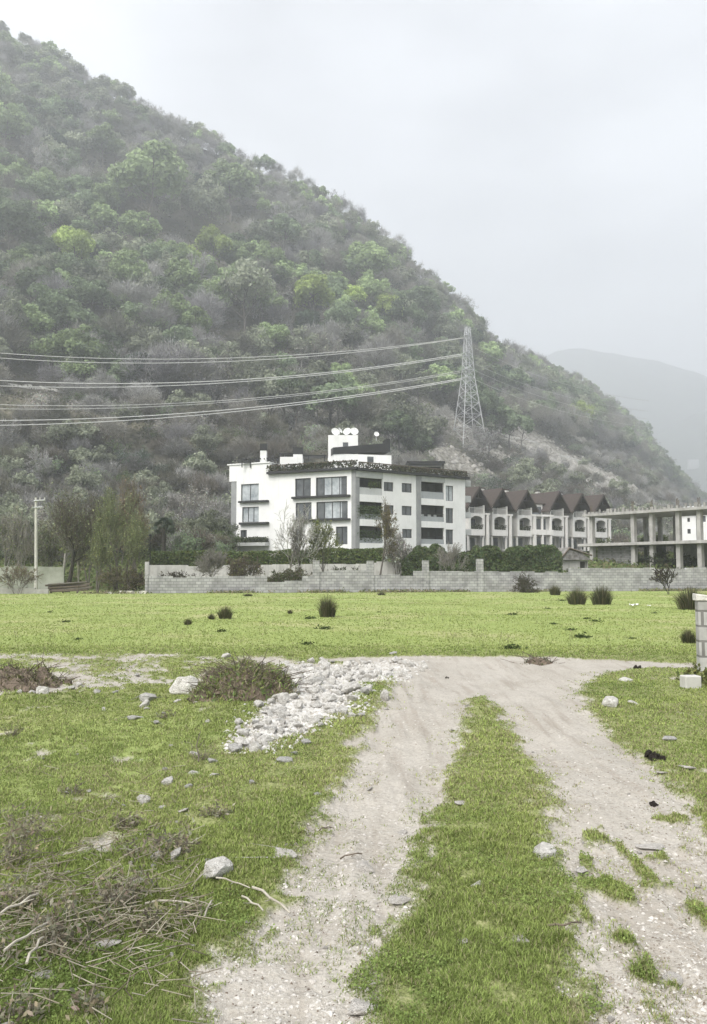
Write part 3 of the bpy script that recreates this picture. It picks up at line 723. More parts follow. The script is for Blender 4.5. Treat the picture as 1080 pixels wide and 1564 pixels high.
# low growth that covers the hillside floor between the trees
n = 150000
gx_u = rng.uniform(-.47, .47, n); gy_ = 112 + 800 * rng.random(n) ** 1.8; gx_ = gx_u * gy_
gs = (gy_ - np.interp(gx_u, BU, BY)) / (np.interp(gx_u, RU, RY) - np.interp(gx_u, BU, BY)); k = (gs > -.1) & (gs < 1.05)
rk2 = np.clip(sum(blob(gx_, gy_, *a) for a in BARE), 0, 1); k &= rng.random(n) > rk2 * 1.4
gx_, gy_, gs = gx_[k], gy_[k], gs[k]; n = len(gx_)
C = np.stack([gx_, gy_, hill_z(gx_, gy_) + rng.uniform(.1, .9, n)], -1)
lv, lf = leaves(C, rng.normal(0, 1, (n, 3)) + np.array([0, -.5, .7]), 0.0022 * gy_, rng, 1.3)
pal = np.array([(.12, .112, .092), (.14, .128, .105), (.115, .128, .075), (.10, .11, .075), (.175, .165, .138)]); lc = np.repeat(pal[rng.integers(0, 5, n)] * rng.uniform(.7, 1.3, (n, 1)), 4, 0)
tag(obj('undergrowth', np_data('undergrowth', lv, lf, M['herb'], False, lc)), kind='stuff')

# broken rock on the bare slope
n = 5200; rx, ryy = [], []
for bx_, by_, _, ba, bb in BARE:
    c = at(bx_, by_, onhill(bx_, by_)); k = int(n * ba * bb / sum(q[3] * q[4] for q in BARE)); rx.append(c.x + rng.normal(0, .6, k) * ba); ryy.append(c.y + rng.normal(0, .6, k) * bb)
rx, ryy = np.concatenate(rx), np.concatenate(ryy); n = len(rx); rz = hill_z(rx, ryy)
tet = np.array([(1, 0, -.3), (-.5, .8, -.3), (-.6, -.7, -.3), (0, 0, .75), (.35, .5, .4), (-.2, -.6, .45)]); tf_ = np.array([(0, 1, 4), (0, 4, 3), (1, 2, 3), (1, 3, 4), (2, 0, 5), (2, 5, 3), (5, 0, 3)])
s = (.22 + 1.3 * rng.random(n) ** 4)[:, None, None]; B = tet[None] * rng.uniform(.6, 1.3, (n, 6, 3)) * s; a = rng.uniform(0, 6.28, n)[:, None]
Vr = np.stack([B[..., 0] * np.cos(a) - B[..., 1] * np.sin(a) + rx[:, None], B[..., 0] * np.sin(a) + B[..., 1] * np.cos(a) + ryy[:, None], B[..., 2] + rz[:, None]], -1).reshape(-1, 3)
tag(obj('scree', np_data('scree', Vr, ((np.arange(n) * 6)[:, None, None] + tf_[None]).reshape(-1, 3), mat('pale scree', (.40, .385, .36), (.22, .21, .19), .5, .95))), kind='stuff')
# ------------------------------------------------------------------ facades: measured on the photograph, built on their true planes
class Facade:
    def __init__(s, a, b):               # two ground-plan points, left to right as seen
        s.a = Vector((a.x, a.y, 0)); d = Vector((b.x - a.x, b.y - a.y, 0)); s.len = d.length; s.e = d.normalized(); s.n = Vector((s.e.y, -s.e.x, 0))
    def sz(s, px, py):                   # sight line -> distance along the wall, height
        d = Vector(ray(px, py)); o = Vector((0, 0, EYE)); t = (s.a - o).dot(s.n) / d.dot(s.n); p = o + d * t
        return (p - s.a).dot(s.e), p.z
    def p(s, u, z, out=0.0): return s.a + s.e * u + s.n * out + Vector((0, 0, z))
    def box(s, mb, u0, u1, z0, z1, o0, o1):
        return mb.ob(s.p(u0, z0, o0), s.e * (u1 - u0), s.n * (o1 - o0), Vector((0, 0, z1 - z0)))
    def wall(s, mb, u0, u1, z0, z1, holes, depth=0.3, out=0.0):
        us = sorted({u0, u1, *[h[0] for h in holes], *[h[1] for h in holes]}); zs = sorted({z0, z1, *[h[2] for h in holes], *[h[3] for h in holes]})
        us = [u for u in us if u0 <= u <= u1]; zs = [z for z in zs if z0 <= z <= z1]
        for a, b in zip(us[:-1], us[1:]):
            for c, d in zip(zs[:-1], zs[1:]):
                m, k = (a + b) / 2, (c + d) / 2
                if not any(h[0] < m < h[1] and h[2] < k < h[3] for h in holes): mb.quad(s.p(a, c, out), s.p(b, c, out), s.p(b, d, out), s.p(a, d, out))
        for a, b, c, d in holes:
            q = out - depth
            mb.quad(s.p(a, c, out), s.p(a, d, out), s.p(a, d, q), s.p(a, c, q)); mb.quad(s.p(b, c, out), s.p(b, c, q), s.p(b, d, q), s.p(b, d, out))
            mb.quad(s.p(a, c, out), s.p(a, c, q), s.p(b, c, q), s.p(b, c, out)); mb.quad(s.p(a, d, out), s.p(b, d, out), s.p(b, d, q), s.p(a, d, q))
    def window(s, parent, r, gmat='glass', mull=1, fr=0.07, depth=0.22, bars=0):
        u0, u1, z0, z1 = r
        g = MB(); s.box(g, u0, u1, z0, z1, -depth - .04, -depth); w = g.build('window', M[gmat], parent)
        f = MB()
        s.box(f, u0, u1, z0, z0 + fr, -depth + .002, -depth + .08); s.box(f, u0, u1, z1 - fr, z1, -depth + .002, -depth + .08)
        s.box(f, u0, u0 + fr, z0 + fr, z1 - fr, -depth + .002, -depth + .08); s.box(f, u1 - fr, u1, z0 + fr, z1 - fr, -depth + .002, -depth + .08)
        for i in range(mull):
            m = u0 + (u1 - u0) * (i + 1) / (mull + 1); s.box(f, m - fr / 2, m + fr / 2, z0 + fr, z1 - fr, -depth + .003, -depth + .07)
        if bars: s.box(f, u0 + fr, u1 - fr, z0 + (z1 - z0) * bars, z0 + (z1 - z0) * bars + fr * .8, -depth + .003, -depth + .06)
        f.build('frame', M['frame'], w)
        return w

def zp(x, y): return 340 + x / 2.842, 630 + y / 2.842          # enlarged view of the apartment block -> photograph
def rect(F, x0, y0, x1, y1):
    u0, zt = F.sz(*zp(x0, (y0 + y1) / 2))[0], None
    u1 = F.sz(*zp(x1, (y0 + y1) / 2))[0]
    m = (x0 + x1) / 2
    return u0, u1, F.sz(*zp(m, y1))[1], F.sz(*zp(m, y0))[1]

# ---------------- apartment block
pL, pC, pR = at(352, 800, 107.5), at(543, 800, 100), at(711, 800, 110)
FL, FR = Facade(pL, pC), Facade(pC, pR)
apt = wthing('apartment_building', 'white four storey apartment block with dark planted roof edge and dishes on its penthouse', 'building', (pC.x, pC.y + 5, 3.2))
zb, zt = 2.6, FL.sz(*zp(556, 250))[1]
zl = FL.sz(*zp(60, 228))[1]
band = 0.0
# left front
hl = [rect(FL, 80, 310, 157, 383), rect(FL, 85, 410, 157, 476), rect(FL, 78, 510, 105, 542), rect(FL, 315, 285, 383, 362), rect(FL, 405, 280, 540, 362),
      rect(FL, 317, 390, 386, 463), rect(FL, 407, 387, 543, 463), rect(FL, 492, 495, 542, 572), rect(FL, 318, 492, 346, 560)]
def snap(lst, groups):                   # windows of one row share their heights
    for g in groups:
        a = sum(lst[i][2] for i in g) / len(g); b = sum(lst[i][3] for i in g) / len(g)
        for i in g: lst[i] = (lst[i][0], lst[i][1], a, b)
snap(hl, [(3, 4), (5, 6)])
uA = FL.sz(*zp(60, 400))[0]; uB = FL.sz(*zp(207, 300))[0]; uE = FL.len
m = MB(); FL.wall(m, uA, uB, zb, zl, [h for h in hl if h[1] < uB]); FL.wall(m, uB, uE - .55, zb, zt, [h for h in hl if h[0] > uB])
m.quad(FL.p(uB, zt, 0), FL.p(uB, zl, 0), FL.p(uB, zl, -.4), FL.p(uB, zt, -.4))
front = m.build('wall', M['white'], apt)
for i, h in enumerate(hl):
    wn = FL.window(apt, h, 'glasslight' if i in (0, 1) else 'glass', {0: 1, 1: 2, 2: 1, 4: 3, 6: 3}.get(i, 1), .09 if i > 1 else .06)
    if i in (4, 6):                      # pale pane between the dark side panes
        g = MB(); a = h[0] + (h[1] - h[0]) * .25; b = h[0] + (h[1] - h[0]) * .8; FL.box(g, a + .06, b, h[2] + .1, h[3] - .1, -.219, -.195); g.build('pane', M['glasslight'], wn)
for r in (rect(FL, 75, 383, 202, 391), rect(FL, 78, 477, 203, 486), rect(FL, 305, 362, 556, 371), rect(FL, 310, 463, 556, 471)):
    m = MB(); FL.box(m, *r, 0.002, .45); m.build('ledge', M['dark'], apt)
m = MB(); FL.box(m, FL.sz(*zp(30, 260))[0], uA - .002, FL.sz(*zp(40, 300))[1], zl, -3, .02)
FL.box(m, FL.sz(*zp(22, 226))[0], uB - .01, zl + .003, zl + .16, -3, .14); m.build('wall', M['white'], apt)
m = MB(); FL.box(m, FL.sz(*zp(36, 400))[0], uA - .004, zb, FL.sz(*zp(40, 300))[1] - .003, -9, -.05); m.build('pilaster', M['panelgrey'], apt)  # side face of the block, its shade put into the grey
# planted terrace at lower left
r = rect(FL, 62, 548, 203, 577); m = MB(); FL.box(m, r[0], r[1], r[2] - .1, r[2] + .35, .003, 1.1); m.build('terrace_parapet', M['lightgrey'], apt)
def foliage_box(seed, F, u0, u1, z0, z1, o0, o1, n, leaf, base, name, parent):
    rr = np.random.default_rng(seed); P = []
    for _ in range(n):
        q = F.p(rr.uniform(u0, u1), z0 + (z1 - z0) * rr.beta(2, 1.6), rr.uniform(o0, o1)) - Vector(parent.location); P.append(tuple(q))
    P = np.array(P); lv, lf = leaves(P, rr.normal(0, 1, (n, 3)) + np.array([0, -.6, .8]), leaf, rr)
    return obj(name, np_data(name, lv, lf, M['herb'], False, colored(base, n, rr, .4, .1)), parent)
foliage_box(1, FL, r[0], r[1], r[2] + .2, r[3] + .2, .1, 1.1, 1500, .16, (.075, .085, .05), 'terrace_plants', apt)
# corner pilaster
zpil = FL.sz(*zp(556, 250))[1]
m = MB(); m.prism([FL.p(uE - .55, zb), FL.p(uE, zb), FR.p(.62, zb), FR.p(.62, zb, -.5), FL.p(uE - .55, zb, -.5)], (0, 0, zpil - zb)); m.build('pilaster', M['panelgrey'], apt)
# right front
hr = [rect(FR, 582, 285, 695, 357), rect(FR, 582, 388, 695, 464), rect(FR, 584, 493, 696, 567),
      rect(FR, 700, 302, 742, 342), rect(FR, 778, 307, 822, 347), rect(FR, 701, 402, 744, 443), rect(FR, 778, 406, 822, 446), rect(FR, 701, 503, 746, 543), rect(FR, 780, 506, 823, 545),
      rect(FR, 862, 303, 962, 375), rect(FR, 862, 403, 963, 473), rect(FR, 862, 500, 963, 571),
      rect(FR, 969, 318, 1002, 384), rect(FR, 969, 415, 1002, 480), rect(FR, 969, 508, 1002, 572)]
zr = FR.sz(*zp(700, 262))[1]
uP0, uP1 = FR.sz(*zp(840, 400))[0], FR.sz(*zp(859, 400))[0]; uQ = FR.len
m = MB(); FR.wall(m, .622, uP0 - .002, zb, zr, [h for h in hr if h[1] < uP0]); FR.wall(m, uP1 + .002, uQ, zb, zr, [h for h in hr if h[0] > uP1]); m.build('wall', M['white'], apt)
m = MB(); FR.box(m, uP0, uP1, zb, zr - .003, -.4, .12); m.build('pilaster', M['panelgrey'], apt)
for i, (a, b) in enumerate(((580, 695), (861, 964))):          # grey fascia above the top balconies
    q = rect(FR, a, 262 + i * 12, b, 284 + i * 18); m = MB(); FR.box(m, q[0], q[1], q[2], zr - .02, .003, .1); m.build('fascia', M['lightgrey'], apt)
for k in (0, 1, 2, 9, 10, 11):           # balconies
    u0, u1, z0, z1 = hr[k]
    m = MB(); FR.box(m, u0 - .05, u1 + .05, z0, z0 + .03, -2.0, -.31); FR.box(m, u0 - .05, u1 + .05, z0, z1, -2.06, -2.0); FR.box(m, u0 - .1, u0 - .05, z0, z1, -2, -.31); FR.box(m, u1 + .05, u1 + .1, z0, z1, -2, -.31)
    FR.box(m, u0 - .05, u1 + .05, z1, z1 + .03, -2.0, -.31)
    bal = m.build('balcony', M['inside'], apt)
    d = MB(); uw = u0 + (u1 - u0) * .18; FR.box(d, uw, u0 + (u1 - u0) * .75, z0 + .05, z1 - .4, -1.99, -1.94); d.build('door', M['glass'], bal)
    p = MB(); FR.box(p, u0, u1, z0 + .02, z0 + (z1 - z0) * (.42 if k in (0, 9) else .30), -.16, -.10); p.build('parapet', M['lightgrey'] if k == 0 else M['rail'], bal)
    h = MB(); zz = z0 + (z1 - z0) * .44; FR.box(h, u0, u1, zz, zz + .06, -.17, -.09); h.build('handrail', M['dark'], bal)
    if k == 10:                          # pale chairs behind the rail
        for t in (.2, .5, .75):
            c = MB(); uu = u0 + (u1 - u0) * t; FR.box(c, uu, uu + .5, z0 + .05, z0 + .5, -1.1, -.6); FR.box(c, uu, uu + .5, z0 + .5, z0 + 1.0, -1.15, -1.06); c.build('chair_back', M['lightgrey'], bal)
foliage_box(2, FR, hr[1][0], hr[1][1], hr[1][2], hr[1][3] - .4, -.5, .05, 1500, .15, (.09, .13, .05), 'balcony_plants', apt)
foliage_box(3, FR, hr[2][0], hr[2][1], hr[2][2], hr[2][3] - .5, -.5, .05, 700, .15, (.07, .10, .045), 'balcony_plants', apt)
foliage_box(4, FR, hr[0][0] + 2, hr[0][1] - .3, hr[0][2] + .8, hr[0][3] - .2, -.5, .05, 260, .15, (.12, .15, .06), 'balcony_plants', apt)
for i in (3, 4, 5, 6, 7, 8): FR.window(apt, hr[i], 'glass', 1, .08)
for i in (12, 13, 14): FR.window(apt, hr[i], 'glasslight' if i == 12 else 'glass', 1, .06)
# body behind, end balconies, roof
back = 15.0; nb = (FL.n + FR.n).normalized() * -back
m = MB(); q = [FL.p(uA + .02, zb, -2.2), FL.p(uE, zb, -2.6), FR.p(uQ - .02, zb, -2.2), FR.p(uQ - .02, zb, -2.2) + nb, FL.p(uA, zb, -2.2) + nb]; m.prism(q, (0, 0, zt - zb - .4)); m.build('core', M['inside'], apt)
m = MB(); m.quad(FR.p(uQ, zb), FR.p(uQ, zb) + nb, FR.p(uQ, zr) + nb, FR.p(uQ, zr)); m.quad(FL.p(uA, zb), FL.p(uA, zb) + nb, FL.p(uA, zl) + nb, FL.p(uA, zl)); m.build('end_wall', M['white'], apt)
for y0, y1 in ((290, 316), (358, 386), (430, 455), (505, 530)):
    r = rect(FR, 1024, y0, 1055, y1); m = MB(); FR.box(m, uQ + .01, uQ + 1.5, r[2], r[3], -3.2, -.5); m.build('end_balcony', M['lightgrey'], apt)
    m = MB(); FR.box(m, uQ + .01, uQ + 1.3, r[3] + .02, r[3] + 1.6, -3.2, -2.9); m.build('end_opening_shade', M['inside'], apt)  # solid dark panel, the opening's shade is its colour
m = MB(); m.prism([FL.p(uA, zt - .3, -.35), FL.p(uE, zt - .3, -.35), FR.p(uQ - .35, zt - .3, -.35), FR.p(uQ - .35, zt - .3, -.35) + nb, FL.p(uA, zt - .3, -.35) + nb], (0, 0, .25)); m.build('roof', M['lightgrey'], apt)
# planted dark edge on the roof: slab, posts, rail, trailing plants
m = MB(); ov = .55
zs0, zs1 = zt + .02, zt + .32
FL.box(m, uB - .3, uE + .3, zs0, zs1, -1.2, ov); FR.box(m, .1, uQ + .4, zr + .02, zr + .32, -1.2, ov - .004); edge = m.build('roof_edge', M['dark'], apt)
m = MB()
def rail_row(F, u0, u1, z, h, n, out):
    for i in range(n + 1):
        u = u0 + (u1 - u0) * i / n; F.box(m, u - .05, u + .05, z, z + h, out - .1, out)
    F.box(m, u0, u1, z + h + .002, z + h + .12, out - .14, out + .04)
rail_row(FL, uB + .1, uE - .1, zs1, .75, 11, .3); rail_row(FR, .4, uQ + .1, zr + .32, .7, 13, .3); m.build('roof_rail', M['deaddark'], apt)
foliage_box(5, FL, uB - .3, uE + .3, zs1 - .1, zs1 + .95, -.2, .6, 1500, .17, (.075, .08, .05), 'roof_plants', apt)
foliage_box(6, FR, .1, uQ + .3, zr + .2, zr + 1.1, -.2, .6, 1700, .17, (.085, .085, .055), 'roof_plants', apt)
# things on the roof, on their own planes further back
def roofF(d): return Facade(at(300, 700, d), at(800, 700, d + .01))
RF = roofF(106); RF2 = roofF(111)
def rb(mb, F, x0, y0, x1, y1, o0, o1): u0, u1, z0, z1 = rect(F, x0, y0, x1, y1); F.box(mb, u0, u1, z0, z1, o0, o1); return u0, u1, z0, z1
m = MB(); u0, u1, z0, z1 = rb(m, RF, 163, 165, 190, 238, -1, 0); ch = m.build('chimney', M['white'], apt); m = MB(); RF.box(m, u0 - .04, u1 + .04, z1 + .002, z1 + .95, -1.04, .04); m.build('chimney_cap', M['dark'], ch)
m = MB(); u0, u1, z0, z1 = rb(m, RF, 250, 194, 348, 235, -2, .3); u0, u1, z0, z1 = rb(m, RF, 307, 182, 347, 193.9, -1.5, .2); ch = m.build('chimney', M['white'], apt); m = MB(); RF.box(m, u0 - .05, u1 + .05, z1 + .002, z1 + .9, -1.5, .22); m.build('chimney_cap', M['dark'], ch)
m = MB()
for x in (84, 120, 158, 196, 240): rb(m, RF, x - 2, 205, x + 2, 238, -.2, 0); rb(m, RF2, x + 10, 200, x + 14, 236, -.2, 0)
rb(m, RF, 80, 204, 162, 210, -.15, .1); rb(m, RF, 191, 196, 242, 203, -.15, .1); rb(m, RF, 82, 214, 162, 217, -.05, .02)
for x in range(84, 244, 16): u0, u1, z0, z1 = rect(RF, x, 199, x + 3, 204); RF.box(m, u0, u1, z0, z1, -5, .3)
m.build('pergola', M['dark'], apt); m = MB(); rb(m, RF, 245, 177, 306, 183, -2, .1); rb(m, RF, 262, 183.1, 266, 196, -.2, 0); m.build('pergola', M['dark'], apt); m = MB(); rb(m, RF, 350, 184, 452, 190, -2, .1); rb(m, RF, 372, 190.2, 376, 212, -.2, 0); rb(m, RF, 440, 190.2, 444, 212, -.2, 0)
m.build('pergola', M['dark'], apt); m = MB(); rb(m, RF2, 800, 212, 965, 222, -3, .3); rb(m, RF2, 808, 222.2, 813, 250, -.2, 0); rb(m, RF2, 955, 222.2, 960, 250, -.2, 0); rb(m, RF2, 815, 228, 953, 240, -2.2, -2)
m.build('pergola', M['dark'], apt)
pf = Facade(at(498, 690, 109), at(542, 690, 109.01)); p2 = Facade(at(505, 690, 107.5), at(600, 690, 109.5))
m = MB(); rb(m, pf, 458, 98, 588, 230, -5, 0); pent = m.build('penthouse', M['white'], apt)
m = MB(); rb(m, p2, 482, 182, 733, 250, -4, 0); m.build('penthouse_front', M['white'], pent)
m = MB(); u0, z0 = p2.sz(*zp(480, 182)); u1, zz1 = p2.sz(*zp(727, 170)); za = p2.sz(*zp(482, 152))[1]; zc = p2.sz(*zp(725, 132))[1]
m.prism([p2.p(u0, z0 + .004, .06), p2.p(u1, zz1, .06), p2.p(u1, zc, .06), p2.p(u0, za, .06)], p2.n * -4); rb(m, p2, 712, 115, 728, 168, -2, .062); m.build('penthouse_band', M['dark'], pent)
h = rect(p2, 628, 192, 655, 216); g = MB(); p2.box(g, *h, .002, .05); g.build('window', M['glass'], pent)
h = rect(pf, 522, 130, 545, 148); g = MB(); pf.box(g, *h, .002, .06); g.build('window', M['glass'], pent)
# satellite dishes stand on the penthouse roof
def dish(px, py, r, d, yaw, lab, grp='satellite dishes on the penthouse'):
    c = at(px, py, d); t = thing('satellite_dish', lab, 'satellite dish', c, grp, yaw)
    Vd, Fd = [(0, .12, 0)], []; k = 14
    for j in (1, 2, 3):
        for i in range(k):
            a = 2 * math.pi * i / k; q = r * j / 3; Vd.append((q * math.cos(a), .12 - .45 * r * (j / 3) ** 2, q * math.sin(a) * 1.08))
    for i in range(k): Fd.append((0, 1 + i, 1 + (i + 1) % k))
    for j in (0, 1):
        for i in range(k): Fd.append((1 + j * k + i, 1 + (j + 1) * k + i, 1 + (j + 1) * k + (i + 1) % k, 1 + j * k + (i + 1) % k))
    b = MB(); b.add(Vd, Fd); o = b.build('reflector', M['white'], t, True); o.rotation_euler = (-.5, 0, 0)
    b = MB(); b.tube((0, .1, -.9), (0, .12, 0), .05); b.build('mast', M['galv'], t)
    b = MB(); b.tube((0, 0, -.35 * r), (0, -r * .9, .25), .025, .02, 5); b.box(-.05, -r * .95, .2, .05, -r * .85, .32); b.build('feed_arm', M['galv'], t)
dish(512, 660, .58, 109.5, .3, 'leftmost of the four satellite dishes on the penthouse roof'); dish(519.5, 657.5, .42, 111, 1.1, 'narrow satellite dish seen edge on, behind the leftmost dish')
dish(530.5, 659.5, .56, 109.5, -.3, 'second round satellite dish from the penthouse roof end'); dish(541, 659.5, .58, 110, .1, 'rightmost of the four satellite dishes on the penthouse roof')
dish(575, 663, .36, 109, .2, 'small satellite dish apart from the others over the dark roof band')

# ---------------- chalets with red brown roofs: one is built, the others are copies
def make_chalet():
    t = thing('gabled_chalet', 'cream chalet with red brown gable roof', 'house'); t['world_built'] = 0
    w, x0 = 3.5, .0
    # front panel with an arched opening on the first floor and a loggia over it
    y0, y1 = 0, .25
    m = MB(); a0, a1, zs, zc = .45, w - .45, 3.5, 5.05
    arch = [(a1 - (a1 - a0) * (.5 - .5 * math.cos(math.pi * i / 12)), 0, zc + .62 * math.sin(math.pi * i / 12)) for i in range(13)]
    m.prism([(0, 0, 2.45), (w, 0, 2.45), (w, 0, 3.5), (0, 0, 3.5)], (0, .25, 0))                                   # parapet band
    m.prism([(0, 0, 3.501), (a0, 0, 3.501), (a0, 0, zc), (0, 0, zc)], (0, .25, 0)); m.prism([(a1, 0, 3.501), (w, 0, 3.501), (w, 0, zc), (a1, 0, zc)], (0, .25, 0))
    m.prism([(w, 0, zc + .001)] + [(w, 0, 6.1), (0, 0, 6.1), (0, 0, zc + .001)] + [(p[0], 0, p[2] + .001) for p in arch[::-1]], (0, .25, 0))
    m.box(0, .26, 0, .3, .5, 2.44); m.box(w - .3, .26, 0, w, .5, 2.44)
    m.box(0, .0, 6.101, .24, .24, 7.5); m.box(w - .24, 0, 6.101, w, .24, 7.5)
    m.build('wall', M['cream'], t)
    m = MB(); m.box(.02, 1.9, 0, w - .02, 9, 7.4); m.box(.02, .3, 2.5, .2, 1.9, 7.4); m.box(w - .2, .3, 2.5, w - .02, 1.9, 7.4); m.box(.02, .3, 2.5, w - .02, 1.89, 2.6); m.box(.02, .3, 5.9, w - .02, 1.89, 6.0); m.build('core', M['cream'], t)
    m = MB(); m.box(.5, 1.84, 2.7, w - .5, 1.88, 5.3); wdw = m.build('window', M['glass'], t)
    m = MB()
    for x in (.5, w / 2 - .05, w - .6): m.box(x, 1.78, 2.7, x + .1, 1.839, 5.3)
    m.box(.61, 1.78, 4.3, w - .61, 1.838, 4.4); m.build('frame', M['frame'], wdw)
    m = MB(); m.box(.5, 1.84, .1, w - .5, 1.88, 2.2); wdw = m.build('window', M['glass'], t)
    m = MB()
    for x in (.5, w / 2 - .05, w - .6): m.box(x, 1.78, .1, x + .1, 1.839, 2.2)
    m.build('frame', M['cream'], wdw)
    m = MB(); m.box(.7, 1.84, 6.2, w - .7, 1.88, 7.9); m.build('door', M['glass'], t)
    # railings
    m = MB(); m.box(.25, .05, 6.95, w - .25, .13, 7.03)
    for i in range(13): x = .3 + (w - .6) * i / 12; m.box(x, .07, 6.11, x + .05, .12, 6.949)
    m.build('railing', M['cream'], t)
    rr = np.random.default_rng(9); n = 220; P = np.stack([rr.uniform(.4, w - .4, n), rr.uniform(-.05, .3, n), 3.5 + rr.beta(1.2, 2, n) * 1.0], -1)
    lv, lf = leaves(P, rr.normal(0, 1, (n, 3)), .17, rr); obj('balcony_plants', np_data('balcony_plants', lv, lf, M['herb'], False, colored((.08, .09, .06), n, rr, .4, .1)), t)
    # gable: dark boards set back under the overhang
    m = MB(); m.prism([(.1, 1.2, 7.4), (w - .1, 1.2, 7.4), (w / 2, 1.2, 10.0)], (0, .1, 0)); m.build('gable', M['wood'], t)
    ap, ev, ow = 10.35, 7.15, 1.05
    m = MB()
    for s in (0, 1):
        e = -ow if s == 0 else w + ow; nx = 0
        m.prism([(w / 2, -.75, ap), (e, -.75, ev - .45), (e, 9.2, ev - .45), (w / 2, 9.2, ap)], (0, 0, .16))
    m.build('roof', M['roof'], t)
    m = MB()
    for s in (0, 1):
        e = -ow if s == 0 else w + ow
        m.prism([(w / 2, -.83, ap - .05), (e, -.83, ev - .5), (e, -.83, ev - .75), (w / 2, -.83, ap - .36)], (0, .078, 0))
    m.box(.75, -.5, 8.5, w - .75, -.4, 8.62); m.box(w / 2 - .06, -.5, 8.62, w / 2 + .06, -.4, ap - .3)
    m.build('barge_board', M['wood'], t)
    # recessed link with a pillar beside the next chalet
    m = MB(); m.box(w + .002, 1.2, 0, w + 1.1, 8.5, 6.3); lk = m.build('link_wall', M['cream'], t)
    m = MB(); m.box(w + .1, 1.15, 3.3, w + .95, 1.19, 5.6); m.box(w + .1, 1.15, .3, w + .95, 1.19, 2.2); m.build('window', M['glass'], lk)
    m = MB(); m.box(w + .35, -.25, 0, w + .72, .1, 6.0); m.build('pillar', M['cream'], t)
    m = MB(); m.box(w + .05, -.2, 5.9, w + 1.05, 1.15, 6.2); m.build('canopy', M['cream'], t)
    m = MB(); m.box(w / 2 + .5, 5, 9.2, w / 2 + 1.1, 5.6, 10.9); ch = m.build('chimney', M['cream'], t); m = MB(); m.box(w / 2 + .42, 4.92, 10.902, w / 2 + 1.18, 5.68, 11.1); m.build('chimney_cap', M['roof'], ch)
    return t
c0 = make_chalet()
CHA = [(732.5, 744, 131, 'gabled chalet next to the white apartment block, partly hidden behind it'), (768, 746.5, 134.2, 'second gabled chalet from the apartment block'),
       (806, 749, 137.6, 'third gabled chalet from the apartment block, beside the gap in the row'), (855, 751, 142, 'gabled chalet just past the gap in the row, gap on its left'),
       (889.5, 754, 145.2, 'gabled chalet second from the concrete frame end of the row'), (922, 756, 148.5, 'gabled chalet at the end of the row, behind the concrete frame')]
AZ = math.radians(33)
for i, (px, py, Yd, lab) in enumerate(CHA):
    t = c0 if i == 0 else copy_tree(c0)
    p = at(px, py, Yd)                   # apex of the front gable
    ex = Vector((math.cos(AZ), math.sin(AZ), 0)); ey = Vector((-math.sin(AZ), math.cos(AZ), 0))
    t.location = p - ex * 1.75 + ey * .75 - Vector((0, 0, 10.35)); t.rotation_euler = (0, 0, AZ)
    tag(t, lab, 'house', 'row of gabled chalets')
# lower link house in the gap of the row
g = wthing('link_house', 'low flat link house with balcony and pillars in the gap between gabled chalets', 'house', at(831, 838, 140))
GF = Facade(at(817, 800, 139.3), at(841, 800, 140.6)); q = lambda a, b: GF.sz(a, b)
zz = [q(829, y)[1] for y in (842, 817, 809, 789, 778, 769)]
m = MB(); GF.box(m, -.6, GF.len + .6, zz[0], zz[3], -5, -1.2); GF.box(m, -.6, GF.len + .6, zz[1], zz[2], -1.19, .1); GF.box(m, -.6, GF.len + .6, zz[3] + .001, zz[3] + .35, -5, .1); GF.box(m, .2, GF.len - .2, zz[3] + .36, zz[5], -5, -2); m.build('wall', M['cream'], g)
m = MB()
for u in (-.3, GF.len / 2 - .2, GF.len - .1): GF.box(m, u, u + .35, zz[0], zz[1] - .002, -.35, .05); GF.box(m, u, u + .3, zz[2] + .002, zz[3] - .002, -.3, .05)
m.build('pillar', M['cream'], g)
m = MB(); GF.box(m, .2, GF.len - .2, zz[1] + .3, zz[3] - .3, -1.19, -1.15); GF.box(m, .2, GF.len - .2, zz[0] + .3, zz[1] - .3, -1.19, -1.15); GF.box(m, .5, GF.len - .5, zz[3] + .5, zz[5] - .4, -1.999, -1.95); m.build('window', M['glass'], g)
m = MB(); a = GF.p(-.4, zz[5] + .01, .2 - 2); b = GF.p(GF.len + .4, zz[5] + .01, .2 - 2); m.prism([a, b, b + Vector((0, 0, .2)), a + Vector((0, 0, .2))], GF.n * -5); m.build('roof', M['roof'], g)

# ---------------- unfinished concrete frame
cf = wthing('concrete_frame', 'unfinished two storey building of bare concrete columns and slabs', 'building', at(960, 866, 86))
zA, zB, zC_ = 1.6 + 37 / 1227 * 90, 1.6 + 82 / 1227 * 90, 0
CFa, CFb = at(889, 835, 90), at(1118, 823, 76.5); CF = Facade(CFa, CFb)
back_n = 7.5
m = MB(); CF.box(m, -.2, CF.len, zA, zA + .30, -back_n, .5); m.build('slab', M['concrete'], cf)
m = MB(); CF.box(m, .5, CF.len, zB, zB + .28, -back_n, .5); m.build('slab', M['concrete'], cf)
for i, px in enumerate((903, 966.5, 995, 1035.5, 1068, 1100)):
    u = CF.sz(px, 840)[0]; wd = .20 if i == 0 else .22
    m = MB(); CF.box(m, u - wd, u + wd, 1.0, zA - .002, -.55, 0); CF.box(m, u - wd + .02, u + wd - .02, zA + .302, zB - .002, -.55, -.02); o = m.build('column', M['concrete'], cf)
    r = MB()
    for dx in (-.12, .0, .12): r.bar(CF.p(u + dx, zB + .28, -.2), CF.p(u + dx * 1.3, zB + 1.1 + .3 * random.random(), -.2 + dx * .5), .045)
    r.build('rebar', M['deaddark'], o)
